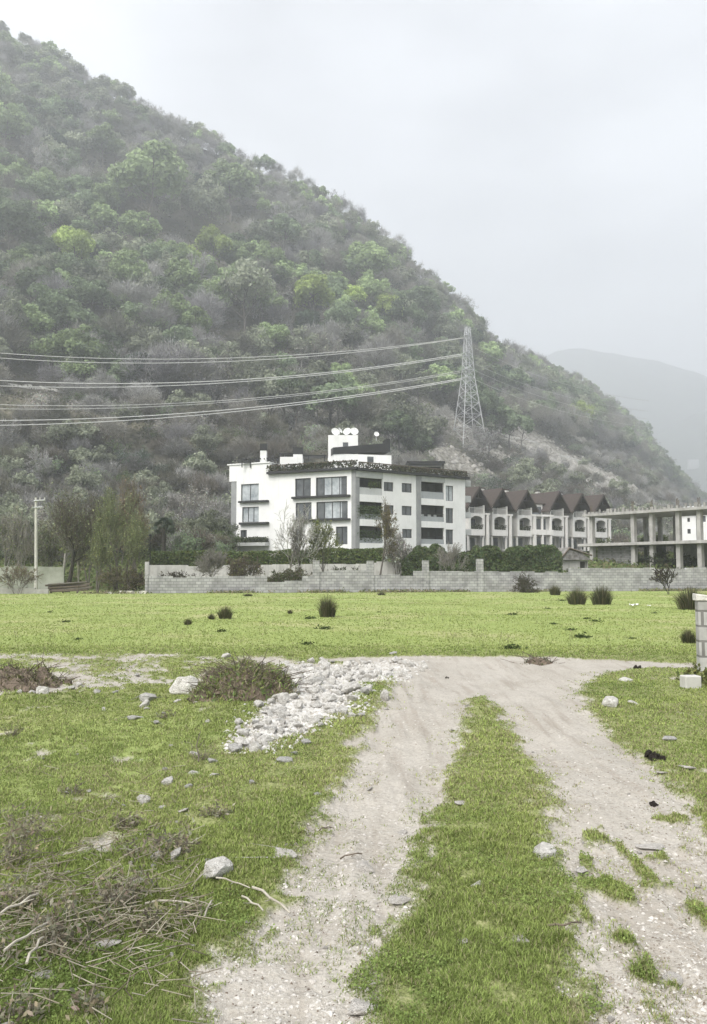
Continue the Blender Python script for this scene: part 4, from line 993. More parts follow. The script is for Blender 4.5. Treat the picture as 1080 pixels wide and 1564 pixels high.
for px in (930, 952, 976, 1012, 1052, 1085):
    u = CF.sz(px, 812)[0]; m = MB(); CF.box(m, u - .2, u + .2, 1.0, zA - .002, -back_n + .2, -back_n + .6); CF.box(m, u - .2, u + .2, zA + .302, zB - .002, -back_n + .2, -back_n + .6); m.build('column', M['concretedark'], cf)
m = MB()                                 # rough formwork left along the slab edge
for i in range(34):
    u = .6 + (CF.len - .8) * i / 34; CF.box(m, u, u + random.uniform(.1, .4), zB + .282, zB + random.uniform(.45, .75), .1, .3)
m.build('edge_blocks', M['concretedark'], cf)
m = MB(); u0, u1 = CF.sz(906, 850)[0], CF.sz(960, 850)[0]; CF.box(m, u0 + .1, u1 + .2, 1.0, zA - .03, -1.0, -.7); m.build('infill_or_shade_wall', M['blockraw'], cf)
m = MB(); u0, u1 = CF.sz(1000, 850)[0], CF.sz(1030, 850)[0]; CF.box(m, u0, CF.len - .1, 1.0, zA - .03, -4.3, -4.0); m.build('infill_or_shade_wall', M['concretedark'], cf)
m = MB(); u0, u1 = CF.sz(972, 850)[0], CF.sz(990, 850)[0]; CF.box(m, u0, u1, 1.0, zA - .03, -3.4, -3.1); m.build('infill_or_shade_wall', M['inside'], cf)  # dark opening between columns: panel coloured as its shade
# hut with a collapsed roof beside it
hu_ = wthing('small_hut', 'small grey hut with sagging sheet roof beside the concrete frame', 'hut', at(878, 864, 80))
HF_ = Facade(at(857, 860, 79), at(899, 860, 80)); q = HF_.sz
zw, z0, za = q(870, 856)[1], .8, q(868, 836)[1]
u0, u1, uc = q(857, 858)[0], q(898, 858)[0], q(868, 838)[0]
m = MB(); HF_.wall(m, u0, u1, z0, zw, [(q(886, 858)[0], q(897, 858)[0], z0 + .2, zw - .1)], .2); HF_.box(m, u0, u0 + .2, z0, zw, -4, -.21); HF_.box(m, u1 - .2, u1, z0, zw, -4, -.21); HF_.box(m, u0, u1, z0, zw, -4.2, -4.01); m.build('wall', M['concrete'], hu_)
m = MB(); m.prism([HF_.p(u0 - .2, zw + .05, .3), HF_.p(u1 + .2, zw + .05, .3), HF_.p(u1 - .9, zw + .75, .3), HF_.p(uc, za, .3)], HF_.n * -5); m.build('roof', M['tin'], hu_)
m = MB(); m.bar(HF_.p(uc - .1, za - .1, .4), HF_.p(u1 + .2, zw + .5, .4), .12); m.bar(HF_.p(uc, za, .35), HF_.p(u0 - .3, zw + .1, .35), .12); m.build('roof_beam', M['deaddark'], hu_)
# white house past the frame
wh = wthing('white_house', 'plain white house behind the right end of the concrete frame', 'house', at(1062, 835, 118))
WF = Facade(at(1038, 820, 118), at(1100, 820, 114)); q = WF.sz
hh = [(q(1050, 800)[0], q(1054, 800)[0], q(1052, 797)[1], q(1052, 791)[1]), (q(1069, 800)[0], q(1078, 800)[0], q(1073, 797)[1], q(1073, 788)[1]), (q(1050, 812)[0], q(1055, 812)[0], q(1052, 815)[1], q(1052, 808)[1])]
m = MB(); WF.wall(m, 0, WF.len, 3, q(1060, 784)[1], hh, .2); WF.box(m, 0, .1, 3, q(1060, 784)[1], -7, -.21); m.build('wall', M['white'], wh)
for h in hh: WF.window(wh, h, 'glass', 1, .08, .15)
m = MB(); m.prism([WF.p(-.5, q(1060, 784)[1] + .01, .5), WF.p(WF.len, q(1060, 784)[1] + .01, .5), WF.p(WF.len, q(1060, 784)[1] + 1.2, -3.5), WF.p(-.5, q(1060, 784)[1] + 1.2, -3.5)], (0, 0, .15)); m.build('roof', M['lightgrey'], wh)
# small far buildings
def hut(name, lab, x0, y0, x1, y1, Yd, roofm, dep=4):
    if Yd < 1000: Yd = onhill((x0 + x1) / 2, y1)
    else:                                # on the misty spur
        tt = np.linspace(1510, 1940, 300); a, b, c = ray((x0 + x1) / 2, y1); hh = np.interp(a * tt / b, sx, sz_) * (1 - np.abs((tt - 1950) / 450) ** 1.2) - 2; Yd = float(tt[np.where(hh > EYE + c * tt / b)[0][0]]) if (hh > EYE + c * tt / b).any() else 1940.0
    if Yd > 1000: Yd -= 12
    F = Facade(at(x0, y1, Yd), at(x1, y1, Yd + .3)); u1, z0 = F.sz(x1, y1); z1 = F.sz(x1, y0)[1]
    o = wthing(name, lab, 'hut', F.p(u1 / 2, z0))
    m = MB(); F.wall(m, 0, u1, z0 - (1.2 if Yd < 900 else 8), z1, [(u1 * .55, u1 * .8, z0, z0 + (z1 - z0) * .7)], .15); F.box(m, 0, u1, z0 - (1.2 if Yd < 900 else 8), z1 - .002, -dep, -.16); m.build('wall', M['white' if Yd < 900 else 'panelgrey'], o)
    m = MB(); F.box(m, -.25, u1 + .25, z1 + .002, z1 + .22, -dep - .2, .25); m.build('roof', M[roofm], o)
hut('hillside_hut', 'tiny white hut on the hillside terrace between the power cables', 361, 607, 373, 621, 203, 'lightgrey')
hut('hillside_hut', 'low pale building on the hillside left of the pylon', 566, 637, 578, 650, 212, 'lightgrey')
hut('hillside_house', 'faint white house low on the misty right slope', 1052, 702, 1068, 711, 1500, 'lightgrey', 8)
# broken terrace walls on the hillside
def ruin(lab, pts, Yd, h):
    P = [at(x, y, onhill(x, y)) for x, y in pts]; o = wthing('terrace_wall', lab, 'wall', P[0]); m = MB()
    for a, b in zip(P[:-1], P[1:]):
        n = 7
        for i in range(n):
            c, d = a.lerp(b, i / n), a.lerp(b, (i + .94) / n); hh_ = h * random.uniform(.55, 1.1); m.prism([c - Vector((0, 0, 2)), d - Vector((0, 0, 2)), d + Vector((0, 0, hh_)), c + Vector((0, 0, hh_))], (0, .5, 0))
    m.build('wall_courses', M['whitewall'], o)
ruin('broken pale terrace wall on the hillside at the left edge', [(-10, 588), (20, 590), (60, 595), (92, 600)], 196, 1.0)
ruin('low broken terrace wall on the bare rocky slope right of the pylon', [(765, 664), (800, 672), (838, 682)], 0, .8)
ruin('stepped line of pale stones across the bare slope above the concrete frame', [(850, 694), (890, 706), (935, 724)], 0, .8)
ruin('thin pale terrace wall on the hillside left of the pylon', [(590, 652), (630, 660), (665, 664)], 218, .7)

# ---------------- pylon and cables
PY = onhill(716, 676, 190, 300); print('pylon', PY); base = at(716, 676, PY); py_ = wthing('lattice_pylon', 'tall grey steel lattice pylon on the lower hillside', 'pylon', base)
zt_ = at(715, 500, PY).z; zw_ = at(715, 577, PY).z; hb, hw, ht = 22 * PY / FOC, 8.5 * PY / FOC, 3.4 * PY / FOC
rot = .35
def corner(z, k):
    t = (z - base.z) / (zw_ - base.z)
    w_ = hb + (hw - hb) * t if t < 1 else hw + (ht - hw) * (z - zw_) / (zt_ - zw_)
    a = rot + math.pi / 4 + k * math.pi / 2; return Vector((base.x + math.cos(a) * w_ * 1.25, base.y + math.sin(a) * w_ * 1.25, z))
for k in range(4):
    m = MB(); m.bar(corner(base.z - 2.5, k), corner(zw_, k), .22); m.bar(corner(zw_, k), corner(zt_, k), .16); m.build('leg', M['galv'], py_)
m = MB(); zs = [base.z + (zw_ - base.z) * t for t in (.02, .22, .42, .60, .75, .88, 1)] + [zw_ + (zt_ - zw_) * t for t in (.14, .28, .42, .56, .7, .85, 1)]
for a, b in zip(zs[:-1], zs[1:]):
    for k in range(4):
        m.bar(corner(a, k), corner(b, (k + 1) % 4), .10); m.bar(corner(a, (k + 1) % 4), corner(b, k), .10); m.bar(corner(b, k), corner(b, (k + 1) % 4), .12)
m.build('bracing', M['galv'], py_)
arm_pts = []
for y in (514, 541, 566, 579):
    z = at(715, y, PY).z; m = MB(); c = Vector((base.x, base.y, z)); d = Vector((.35, .94, 0)).normalized(); L_ = 3.2 if y > 520 else 2.4
    for s in (-1, 1):
        tip = c + d * (L_ * s)
        for k in range(4): m.bar(corner(z, k), tip, .13); 
        m.bar(c + Vector((0, 0, 1.3)), tip, .11); arm_pts.append(tip)
    m.build('cross_arm', M['galv'], py_)
m = MB()
for t in arm_pts: m.tube(t, t + Vector((-.9, .1, -.25)), .12, .12, 6)
m.build('insulator', M['lightgrey'], py_)
def cable(lab, pts, r=.075, ext=None):
    xs = np.array([p[0] for p in pts]); yy = np.array([p[1] for p in pts]); dd = np.array([p[2] for p in pts])
    t = np.linspace(xs[0], xs[-1], 46); co_ = np.polyfit(xs, yy, min(2, len(xs) - 1)); y = np.polyval(co_, t); y += np.interp(t, xs, yy - np.polyval(co_, xs)); d = np.interp(t, xs, dd)
    P = [at(a, b, c) for a, b, c in zip(t, y, d)]
    o = MB().line(P, r, 5).build('power_cable', M['cable']); tag(o, lab, 'cable', 'power cables on the pylon')
cable('topmost power cable left of the pylon', [(708, 514, 231), (480, 543, 206), (230, 545, 180), (-120, 528, 140)], .06)
cable('second power cable from the top, just under the topmost one', [(708, 515, 233), (480, 546, 210), (230, 552, 184), (-120, 536, 144)], .06)
cable('upper cable of the bright middle pair crossing the hillside', [(706, 540, 231), (480, 572, 206), (240, 584, 180), (-120, 572, 140)], .08)
cable('lower cable of the bright middle pair crossing the hillside', [(706, 542, 233), (480, 575, 210), (240, 588, 184), (-120, 583, 144)], .07)
cable('cable passing just over the tiny white hut', [(703, 566, 231), (480, 600, 206), (240, 616, 180), (-120, 612, 140)], .05)
cable('thin cable touching the roof of the tiny white hut', [(703, 568, 233), (480, 603, 210), (240, 619, 184), (-120, 620, 144)], .045)
cable('upper cable of the lowest pair passing under the tiny white hut', [(705, 578, 231), (480, 612, 206), (240, 634, 180), (-120, 641, 140)], .08)
cable('lowest power cable of all, left of the pylon', [(705, 580, 233), (480, 615, 210), (240, 639, 184), (-120, 650, 144)], .08)
for i, (y0, y1, lab) in enumerate(((532, 612, 'highest of the faint cables sloping right from the pylon'), (556, 628, 'second highest of the faint cables sloping right from the pylon'), (566, 640, 'third of the faint cables sloping right from the pylon'), (580, 652, 'lowest of the faint cables sloping right from the pylon'))):
    cable(lab, [(726, y0, 231), (800, y0 + (y1 - y0) * .42, 262), (900, y0 + (y1 - y0) * .8, 305), (990, y1, 350)], .055)
# ------------------------------------------------------------------ walls, hedges and plants between the field and the buildings
def stepped_wall(name, lab, a, b, ya, yb, prof, matn, thick=.22, zlow=-.3):
    F = Facade(at(a, 880, ya), at(b, 880, yb)); o = wthing(name, lab, 'wall', F.p(F.len / 2, 0))
    o.rotation_euler = (0, 0, 0); m = MB()
    for (x0, y0), (x1, y1) in zip(prof[::2], prof[1::2]):
        u0, u1 = F.sz(x0, y0)[0], F.sz(x1, y1)[0]; z0, z1 = F.sz(x0, y0)[1], F.sz(x1, y1)[1]
        n = max(1, int((u1 - u0) / .9))
        for i in range(n):               # courses end a little unevenly, as laid
            s, e = u0 + (u1 - u0) * i / n, u0 + (u1 - u0) * (i + 1) / n; zt2 = z0 + (z1 - z0) * (i + .5) / n - random.choice([0, 0, 0, .04, .1])
            m.prism([F.p(s, zlow), F.p(e, zlow), F.p(e, zt2), F.p(s, zt2)], F.n * -thick)
    m.build('courses', M[matn], o); return F, o
WF1, w1 = stepped_wall('block_wall', 'long grey concrete block wall along the far edge of the field', 222, 1110, 57.5, 65.5,
    [(222, 880), (408, 880), (408, 887), (462, 887), (462, 879), (479, 879), (479, 871), (570, 871), (570, 877.5), (632, 877.5), (632, 872), (870, 873), (870, 868), (1110, 866)], 'block')
for x0, x1, yt in ((478.5, 488, 856), (561, 571, 856.5), (646, 655, 856), (729, 738, 853.5), (222, 226, 877)):
    m = MB(); u0, u1 = WF1.sz(x0, 870)[0], WF1.sz(x1, 870)[0]; z = WF1.sz(x0, yt)[1]; WF1.box(m, u0, u1, -.3, z, -.3, .08); m.build('pillar', M['block'], w1)
WF2, w2 = stepped_wall('white_boundary_wall', 'whitewashed stained wall below the clipped hedge', 222, 668, 71, 75, [(222, 863), (400, 863), (400, 862), (560, 861), (560, 858), (668, 856)], 'whitewall', .2, .0)
m = MB(); u = WF2.sz(225, 860)[0]; WF2.box(m, u - .2, u + .15, 0, WF2.sz(225, 858)[1], -.25, .05); m.build('end_post', M['whitewall'], w2)
stepped_wall('plaster_wall', 'mossy grey plaster wall behind the pale concrete pole', -30, 98, 66, 66.5, [(-30, 864), (98, 866)], 'mossywall', .2, -.2)
stepped_wall('low_kerb_wall', 'low pale wall at the field edge by the pole foot', -30, 74, 56.5, 57, [(-30, 898), (74, 898)], 'concrete', .3, -.2)
def pile(name, lab, cat, items):
    o = wthing(name, lab, cat, items[0][0]); return o
lp = wthing('timber_stack', 'low stack of weathered logs and boards below the dark trunked tree', 'wood stack', at(110, 896, 58))
for i in range(9):
    a = at(72 + random.uniform(-4, 10), 893 + i * 1.3, 58 + random.uniform(-.3, .3)); b = at(128 + random.uniform(-8, 14), 889 + i * 1.5, 58.3); m = MB(); m.tube(a, b, .07, .06, 6); m.build('log', M['deaddark'] if i % 3 else M['bark'], lp)
for x in (78, 96, 118): m = MB(); p = at(x, 896, 58.1); m.box(p.x - .05, p.y, -.1, p.x + .05, p.y + .1, p.z + .1); m.build('post', M['deaddark'], lp)
ss = wthing('stone_kerb', 'broken row of flat pale stones at the left foot of the block wall', 'stones', at(195, 904, 57))
for x in range(165, 222, 11): p = at(x, 903, 57); m = MB(); m.box(p.x - .22, p.y, -.1, p.x + random.uniform(.15, .26), p.y + .3, random.uniform(.08, .2)); m.build('kerb_stone', M['stone'], ss)

def hedge(name, lab, pts, Yd, depth, n, leaf, base, seed, lump=0.0):
    r = np.random.default_rng(seed); A, B = at(pts[0][0], 860, Yd[0]), at(pts[-1][0], 860, Yd[1])
    o = thing(name, lab, 'hedge', (A.x, A.y, gz(A.x, A.y)))
    t = r.random(n); px = pts[0][0] + (pts[-1][0] - pts[0][0]) * t
    tops = np.interp(px, [p[0] for p in pts], [p[1] for p in pts]); y = Yd[0] + (Yd[1] - Yd[0]) * t; X_ = A.x + (B.x - A.x) * t
    top = np.array([at(0, q, yy).z for q, yy in zip(tops, y)]) + lump * (fbm(X_ * .8, y * 0, seed, 3) - .5) * 2
    bot = hill_z(X_, y); f = r.random(n) ** .6; face = r.random(n)
    dep = np.where(face < .6, r.uniform(-.12, .15, n), r.uniform(0, depth, n)); zz = np.where(face < .6, bot + (top - bot) * f, top + r.uniform(-.2, .08, n))
    dep = dep + lump * 1.2 * (fbm(X_ * .7, zz * .8, seed + 5, 3) - .5)
    C = np.stack([X_, y + dep, zz], -1) - np.array(o.location); nn = np.stack([r.normal(0, .5, n), np.where(face < .6, -1.0, -.2), np.where(face < .6, .4, 1.0)], -1)
    lv, lf = leaves(C, nn, leaf, r); obj('foliage', np_data('foliage', lv, lf, M['herb'], False, colored(base, n, r, .45, .12)), o)
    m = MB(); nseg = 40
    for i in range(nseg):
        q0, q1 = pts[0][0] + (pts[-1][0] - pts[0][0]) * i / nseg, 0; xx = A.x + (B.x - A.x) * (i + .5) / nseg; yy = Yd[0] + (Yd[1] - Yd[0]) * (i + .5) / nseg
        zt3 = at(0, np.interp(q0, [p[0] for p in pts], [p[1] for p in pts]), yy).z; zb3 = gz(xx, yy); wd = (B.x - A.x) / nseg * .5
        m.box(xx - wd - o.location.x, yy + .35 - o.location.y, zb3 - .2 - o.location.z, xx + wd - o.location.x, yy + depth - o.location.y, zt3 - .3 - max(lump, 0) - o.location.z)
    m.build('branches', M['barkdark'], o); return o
hedge('clipped_hedge', 'long clipped green hedge in front of the white apartment block', [(228, 843), (400, 842), (470, 840), (592, 839)], (77, 80), 1.3, 15000, .15, (.115, .15, .055), 5, .14)
hedge('bushy_hedge', 'dark overgrown hedge in front of the gabled chalets', [(614, 858), (628, 846), (660, 840), (700, 843), (740, 838), (800, 836), (850, 838), (858, 850)], (72, 74), 2.2, 16000, .17, (.095, .125, .06), 6, .8)

# trees near the wall: skeleton trunk and a crown of twigs and small leaves
def near_tree(name, lab, px, py_top, Yd, spreadpx, seed, bark, twigc, nleaf, leafc, leaf=.11, stems=1, kids=2, mx=4, spread=.6, up=.06, first=.42, tip=.012, lean=.1, cat='tree', group=None, base=None, r0=None):
    p = at(px, 860, Yd); z = gz(p.x, Yd) if base is None else base; h = at(px, py_top, Yd).z - z
    t = thing(name, lab, cat, (p.x, Yd, z - .05), group); r = np.random.default_rng(seed)
    P, Q, A, B, lev = skeleton(seed, h, r0 or h * .016, mx, kids, spread, up, stems, lean, first, .66, tip)
    wid = np.percentile(np.abs(np.concatenate([Q[:, 0], Q[:, 1]])), 96); k = (spreadpx * Yd / FOC / 2) / max(wid, .1); k = min(max(k, .45), 2.2); sc_ = np.array([k, k, 1]); P, Q = P * sc_, Q * sc_
    tr = lev <= 1; tv, tf = tubes(P[tr], Q[tr], A[tr], B[tr], 6); obj('trunk', np_data('trunk', tv, tf, M[bark], True), t)
    cv, cf = tubes(P[~tr], Q[~tr], A[~tr], B[~tr], 3); cc = colored(twigc, (~tr).sum(), r, .25, .05, 6)
    if nleaf:
        e = r.choice(np.where(lev >= min(2, mx))[0], nleaf); C = P[e] + (Q[e] - P[e]) * r.random((nleaf, 1)) + r.normal(0, h * .018, (nleaf, 3)); lv, lf = leaves(C, r.normal(0, 1, (nleaf, 3)) + np.array([0, 0, .7]), leaf, r)
        cf = np.concatenate([cf, lf + len(cv)]); cv = np.concatenate([cv, lv]); cc = np.concatenate([cc, colored(leafc, nleaf, r, .35, .1)])
    obj('crown', np_data('crown', cv, cf, M['herb'], False, cc), t); return t
YG, PG, BR, GY, PALE = (.27, .30, .145), (.20, .22, .13), (.20, .17, .13), (.29, .275, .25), (.46, .45, .42)
near_tree('dark_trunked_tree', 'spreading tree with a thick dark leaning trunk near the pale pole', 103, 742, 61, 95, 11, 'barkdark', (.16, .145, .12), 1900, PG, .085, 1, 3, 4, .7, .03, .4, .013, .18, r0=.2)
near_tree('young_green_tree', 'slender yellow green tree left of the grey block wall end', 178, 735, 60, 62, 12, 'bark', PG, 1500, YG, .075, 2, 2, 4, .45, .12, .5)
near_tree('young_green_tree', 'short yellow green sapling beside the slender green tree', 150, 800, 58.5, 44, 13, 'bark', PG, 800, YG, .07, 3, 2, 3, .5, .1, .5)
near_tree('young_green_tree', 'leaning yellow green sapling right next to the block wall end', 205, 792, 59.5, 42, 14, 'bark', PG, 800, YG, .07, 3, 2, 3, .5, .1, .5)
near_tree('budding_tree', 'tall tree with brownish buds behind the slender green tree', 210, 722, 73, 60, 15, 'bark', BR, 2400, (.20, .165, .11), .13, 1, 3, 4, .55, .08, .45)
near_tree('pale_bare_tree', 'tall bare tree with pale stem behind the dark trunked tree', 97, 728, 78, 62, 16, 'barkpale', GY, 700, PG, .13, 1, 2, 4, .5, .1, .5)
near_tree('pale_bare_tree', 'thin bare tree with pale forked stems beside the pale pole', 38, 768, 68, 60, 17, 'barkpale', GY, 500, PG, .12, 3, 2, 4, .5, .1, .45, lean=.2)
near_tree('pale_bare_tree', 'bare twiggy tree at the left edge behind the mossy wall', 8, 778, 72, 56, 18, 'barkpale', GY, 800, PG, .13, 2, 2, 4, .55, .08, .45)
near_tree('bare_bush', 'bare brown bush at the left end of the field edge', 26, 858, 56, 56, 19, 'bark', BR, 120, PG, .08, 5, 2, 3, .6, .05, .5, lean=.35, cat='shrub')
near_tree('budding_tree', 'low grey green tree between the pale pole and the dark trunk', 74, 790, 70, 62, 20, 'bark', GY, 1800, PG, .13, 2, 2, 4, .6, .06, .45)
near_tree('young_green_tree', 'pale green tree with open crown right of the dark trunk', 135, 770, 66, 56, 21, 'bark', PG, 2000, (.14, .165, .075), .13, 2, 2, 4, .55, .08, .45)
near_tree('bare_bush', 'brown thicket at the foot of the slender green tree', 185, 862, 58.3, 66, 22, 'bark', BR, 1100, (.10, .10, .05), .1, 7, 2, 3, .7, .02, .5, lean=.4, cat='shrub')
near_tree('bare_bush', 'dark reddish bush against the left end of the block wall', 212, 868, 59, 30, 23, 'barkdark', (.09, .07, .06), 700, (.08, .07, .045), .1, 6, 2, 3, .7, .02, .5, lean=.4, cat='shrub')
near_tree('white_blossom_tree', 'grey white blossoming tree behind the top of the pale pole', 68, 772, 92, 40, 24, 'bark', GY, 2000, (.42, .41, .37), .13, 2, 2, 4, .6, .06, .4)
near_tree('white_blossom_tree', 'small white blossoming tree on the slope left of the apartment block', 291, 728, 122, 34, 25, 'bark', GY, 1700, (.48, .47, .43), .16, 2, 2, 4, .6, .06, .4)
# in front of the apartment block
near_tree('leafless_tree', 'wide pale leafless tree in front of the blank left wall of the apartment block', 441, 762, 67, 84, 31, 'barkpale', PALE, 200, PALE, .07, 1, 2, 4, .68, .06, .4, .014)
near_tree('leafless_tree', 'smaller dark stemmed tree right beside the wide pale leafless tree', 460, 792, 66, 36, 32, 'barkdark', GY, 260, GY, .08, 1, 2, 4, .5, .1, .5)
near_tree('young_green_tree', 'small yellow green tree in front of the apartment block', 495, 786, 68, 40, 33, 'bark', PG, 900, (.22, .25, .09), .12, 2, 2, 4, .5, .1, .45)
near_tree('budding_tree', 'thin brownish tree before the corner balconies of the apartment block', 577, 756, 70, 52, 34, 'bark', BR, 650, (.15, .14, .07), .12, 1, 2, 4, .5, .1, .5)
near_tree('white_blossom_tree', 'low white blossoming tree below the small windows of the apartment block', 606, 802, 74, 50, 35, 'bark', GY, 1100, (.50, .49, .46), .12, 3, 2, 4, .6, .05, .4)
near_tree('leafless_tree', 'thin bare tree behind the left part of the block wall', 323, 832, 64, 46, 36, 'bark', GY, 60, PG, .08, 3, 2, 4, .5, .08, .45, lean=.2)
near_tree('bare_bush', 'brown bush above the block wall, before the hedge middle', 375, 842, 63, 46, 37, 'bark', (.17, .145, .11), 900, (.15, .15, .08), .1, 5, 2, 4, .55, .05, .45, lean=.3, cat='shrub')
near_tree('green_bush', 'green brown bush in the low gap of the block wall', 438, 860, 62, 60, 38, 'bark', BR, 1800, (.085, .10, .05), .1, 6, 2, 3, .7, .02, .5, lean=.4, cat='shrub')
near_tree('bare_bush', 'dark flowering bush on the white wall behind the block wall', 275, 868, 66, 70, 39, 'barkdark', (.09, .075, .06), 900, (.09, .085, .055), .1, 8, 2, 3, .8, .0, .5, lean=.5, cat='shrub')
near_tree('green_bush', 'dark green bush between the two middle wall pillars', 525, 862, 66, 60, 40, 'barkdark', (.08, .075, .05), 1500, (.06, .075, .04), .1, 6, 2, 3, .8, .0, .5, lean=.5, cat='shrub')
near_tree('leafless_tree', 'slim bare tree rising through the left end of the dark hedge', 686, 826, 68, 40, 41, 'barkdark', GY, 120, GY, .08, 2, 2, 4, .45, .1, .5)
near_tree('bare_bush', 'sprawling brown bush against the face of the block wall', 787, 870, 60.5, 64, 42, 'barkdark', (.12, .105, .085), 420, (.075, .085, .045), .08, 7, 2, 3, .85, .0, .5, lean=.7, cat='shrub')
near_tree('forked_bare_tree', 'small dark forked bare tree at the right of the field by the block wall', 1021, 862, 55, 46, 43, 'barkdark', (.07, .06, .05), 40, PG, .06, 2, 2, 3, .5, .06, .55, .02, lean=.22)
near_tree('green_bush', 'bright green shrub growing on the lower slab of the concrete frame', 1002, 812, 93, 40, 44, 'bark', PG, 1500, (.12, .16, .06), .14, 5, 2, 3, .7, .03, .5, lean=.4, cat='shrub', base=4.6)
near_tree('green_bush', 'green shrub beside the left column of the concrete frame', 922, 818, 96, 40, 45, 'bark', PG, 1300, (.10, .13, .055), .14, 5, 2, 3, .7, .03, .5, lean=.4, cat='shrub')
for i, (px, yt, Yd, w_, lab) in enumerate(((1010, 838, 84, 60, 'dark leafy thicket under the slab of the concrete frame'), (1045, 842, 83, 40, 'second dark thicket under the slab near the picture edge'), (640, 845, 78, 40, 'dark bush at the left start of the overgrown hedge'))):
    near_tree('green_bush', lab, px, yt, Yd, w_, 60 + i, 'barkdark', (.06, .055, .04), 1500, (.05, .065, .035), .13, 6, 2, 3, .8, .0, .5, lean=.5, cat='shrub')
# palm
pp = at(250, 845, 84); t = thing('palm_tree', 'small dark green fan palm above the left end of the clipped hedge', 'palm', (pp.x, 84, gz(pp.x, 84))); hpx = at(250, 806, 84).z - t.location.z
m = MB()
for i in range(8): m.tube((0, 0, hpx * i / 8), (0, 0, hpx * (i + 1) / 8 + .02), .22 + .03 * (i % 2), .19, 9)
m.build('trunk', M['barkdark'], t)
rr = np.random.default_rng(77); m = MB()
for i in range(46):
    a = rr.uniform(0, 6.28); el = rr.uniform(-.5, 1.3); L1 = rr.uniform(.6, .9); d = Vector((math.cos(a) * math.cos(el), math.sin(a) * math.cos(el), math.sin(el))); c = Vector((0, 0, hpx)) + d * L1
    m.tube((0, 0, hpx), c, .02, .015, 4); sd_ = d.orthogonal().normalized(); up_ = d.cross(sd_)
    rot_ = rr.uniform(0, 3.14); sd_ = sd_ * math.cos(rot_) + up_ * math.sin(rot_)
    for j in range(11):
        f = (j - 5) / 5 * 1.3; e = d * math.cos(f) + sd_ * math.sin(f); q = c + e * .62 * (1 - .15 * abs(f)) + Vector((0, 0, -.12)); w2_ = (sd_ * math.cos(f) - d * math.sin(f)) * .035
        m.add([c - w2_ * .4, c + e * .3 - w2_, q, c + e * .3 + w2_], [(0, 1, 2, 3)])
M['palm'] = mat('palm fronds', (.045, .065, .04), (.03, .045, .028), 2, .6); m.build('fronds', M['palm'], t)
# hill foot thickets left of the apartment block
LABF = {'scrub': 'leafless brown thicket at the foot of the hill behind the left trees', 'greenbush': 'green thicket at the foot of the hill behind the left trees', 'bare': 'small leafless tree at the foot of the hill behind the left trees', 'olive': 'small greenish tree at the foot of the hill behind the left trees'}
for i in range(120):
    Yd = 84 + 38 * (i / 120.0); px = rng.uniform(-25, 352)
    if 225 < px < 275 and Yd < 92: continue
    kd = ('greenbush', 'scrub', 'greenbush', 'olive', 'scrub', 'bare')[int(rng.integers(6))]; p = at(px, 850, Yd); s = rng.uniform(.6, 1.05) if kd in ('scrub', 'greenbush') else rng.uniform(.38, .6)
    hill_plant(kd, p.x, Yd, gz(p.x, Yd), s, LABF[kd], 'thickets at the foot of the hill')
for i in range(70):
    Yd = rng.uniform(125, 165); px = rng.uniform(600, 1120); p = at(px, 850, Yd)
    if Yd < 155 and 690 < px < 945: Yd = rng.uniform(160, 172); p = at(px, 850, Yd)
    if Yd < 130 or (px > 1030 and Yd < 135): continue
    kd = ('greenbush', 'scrub', 'scrub')[int(rng.integers(3))]; hill_plant(kd, p.x, Yd, gz(p.x, Yd), rng.uniform(.8, 1.5), {'scrub': 'leafless brown shrub on rising ground behind the chalets', 'greenbush': 'green shrub on rising ground behind the chalets'}[kd], 'shrubs behind the chalets')
# rough weeds on the strip of ground behind the block wall
n = 26000; gy_ = rng.uniform(67, 118, n); gx_ = rng.uniform(-.47, .47, n) * gy_
lv, lf = leaves(np.stack([gx_, gy_, hill_z(gx_, gy_) + rng.uniform(0, .5, n)], -1), rng.normal(0, .6, (n, 3)) + np.array([0, -.7, .5]), .22, rng)
pal = np.array([(.10, .13, .05), (.075, .10, .04), (.14, .13, .075), (.12, .155, .06)]); tag(obj('rough_weeds', np_data('rough_weeds', lv, lf, M['herb'], False, np.repeat(pal[rng.integers(0, 4, n)] * rng.uniform(.7, 1.3, (n, 1)), 4, 0))), kind='stuff')
# poles
p = at(56, 890, 59.5); t = wthing('utility_pole', 'pale concrete utility pole at the left of the field edge', 'pole', (p.x, 59.5, 0)); tp = at(55, 760, 59.5)
m = MB(); m.ob((p.x - .2, 59.4, -.3), (.4, 0, 0), (0, .26, 0), (-.2 + tp.x - p.x + .14, 0, tp.z + .3)) if False else m.tube((p.x, 59.5, -.3), (tp.x, 59.5, tp.z), .135, .09, 10); m.build('shaft', M['pole'], t)
m = MB(); m.bar((tp.x - .1, 59.38, tp.z - .25), (tp.x + .75, 59.38, tp.z - .2), .07); m.bar((tp.x - .1, 59.38, tp.z - .75), (tp.x + .55, 59.38, tp.z - .72), .06); m.build('cross_arm', M['galv'], t)
m = MB()
for x in (.35, .7): m.tube((tp.x + x, 59.38, tp.z - .19), (tp.x + x, 59.38, tp.z), .05, .04, 8)
m.build('insulator', M['whitewall'], t)
p = at(229, 862, 75.5); t = wthing('lamp_post', 'thin dark garden lamp post at the left end of the clipped hedge', 'lamp post', (p.x, 75.5, gz(p.x, 75.5))); tz = at(229, 822, 75.5).z
m = MB(); m.tube((p.x, 75.5, gz(p.x, 75.5) - .1), (p.x, 75.5, tz), .06, .045, 8); m.build('shaft', M['dark'], t)
m = MB(); m.tube((p.x, 75.5, tz + .001), (p.x, 75.5, tz + .3), .09, .16, 8); m.tube((p.x, 75.5, tz + .302), (p.x, 75.5, tz + .42), .18, .04, 8); m.build('lantern', M['dark'], t)

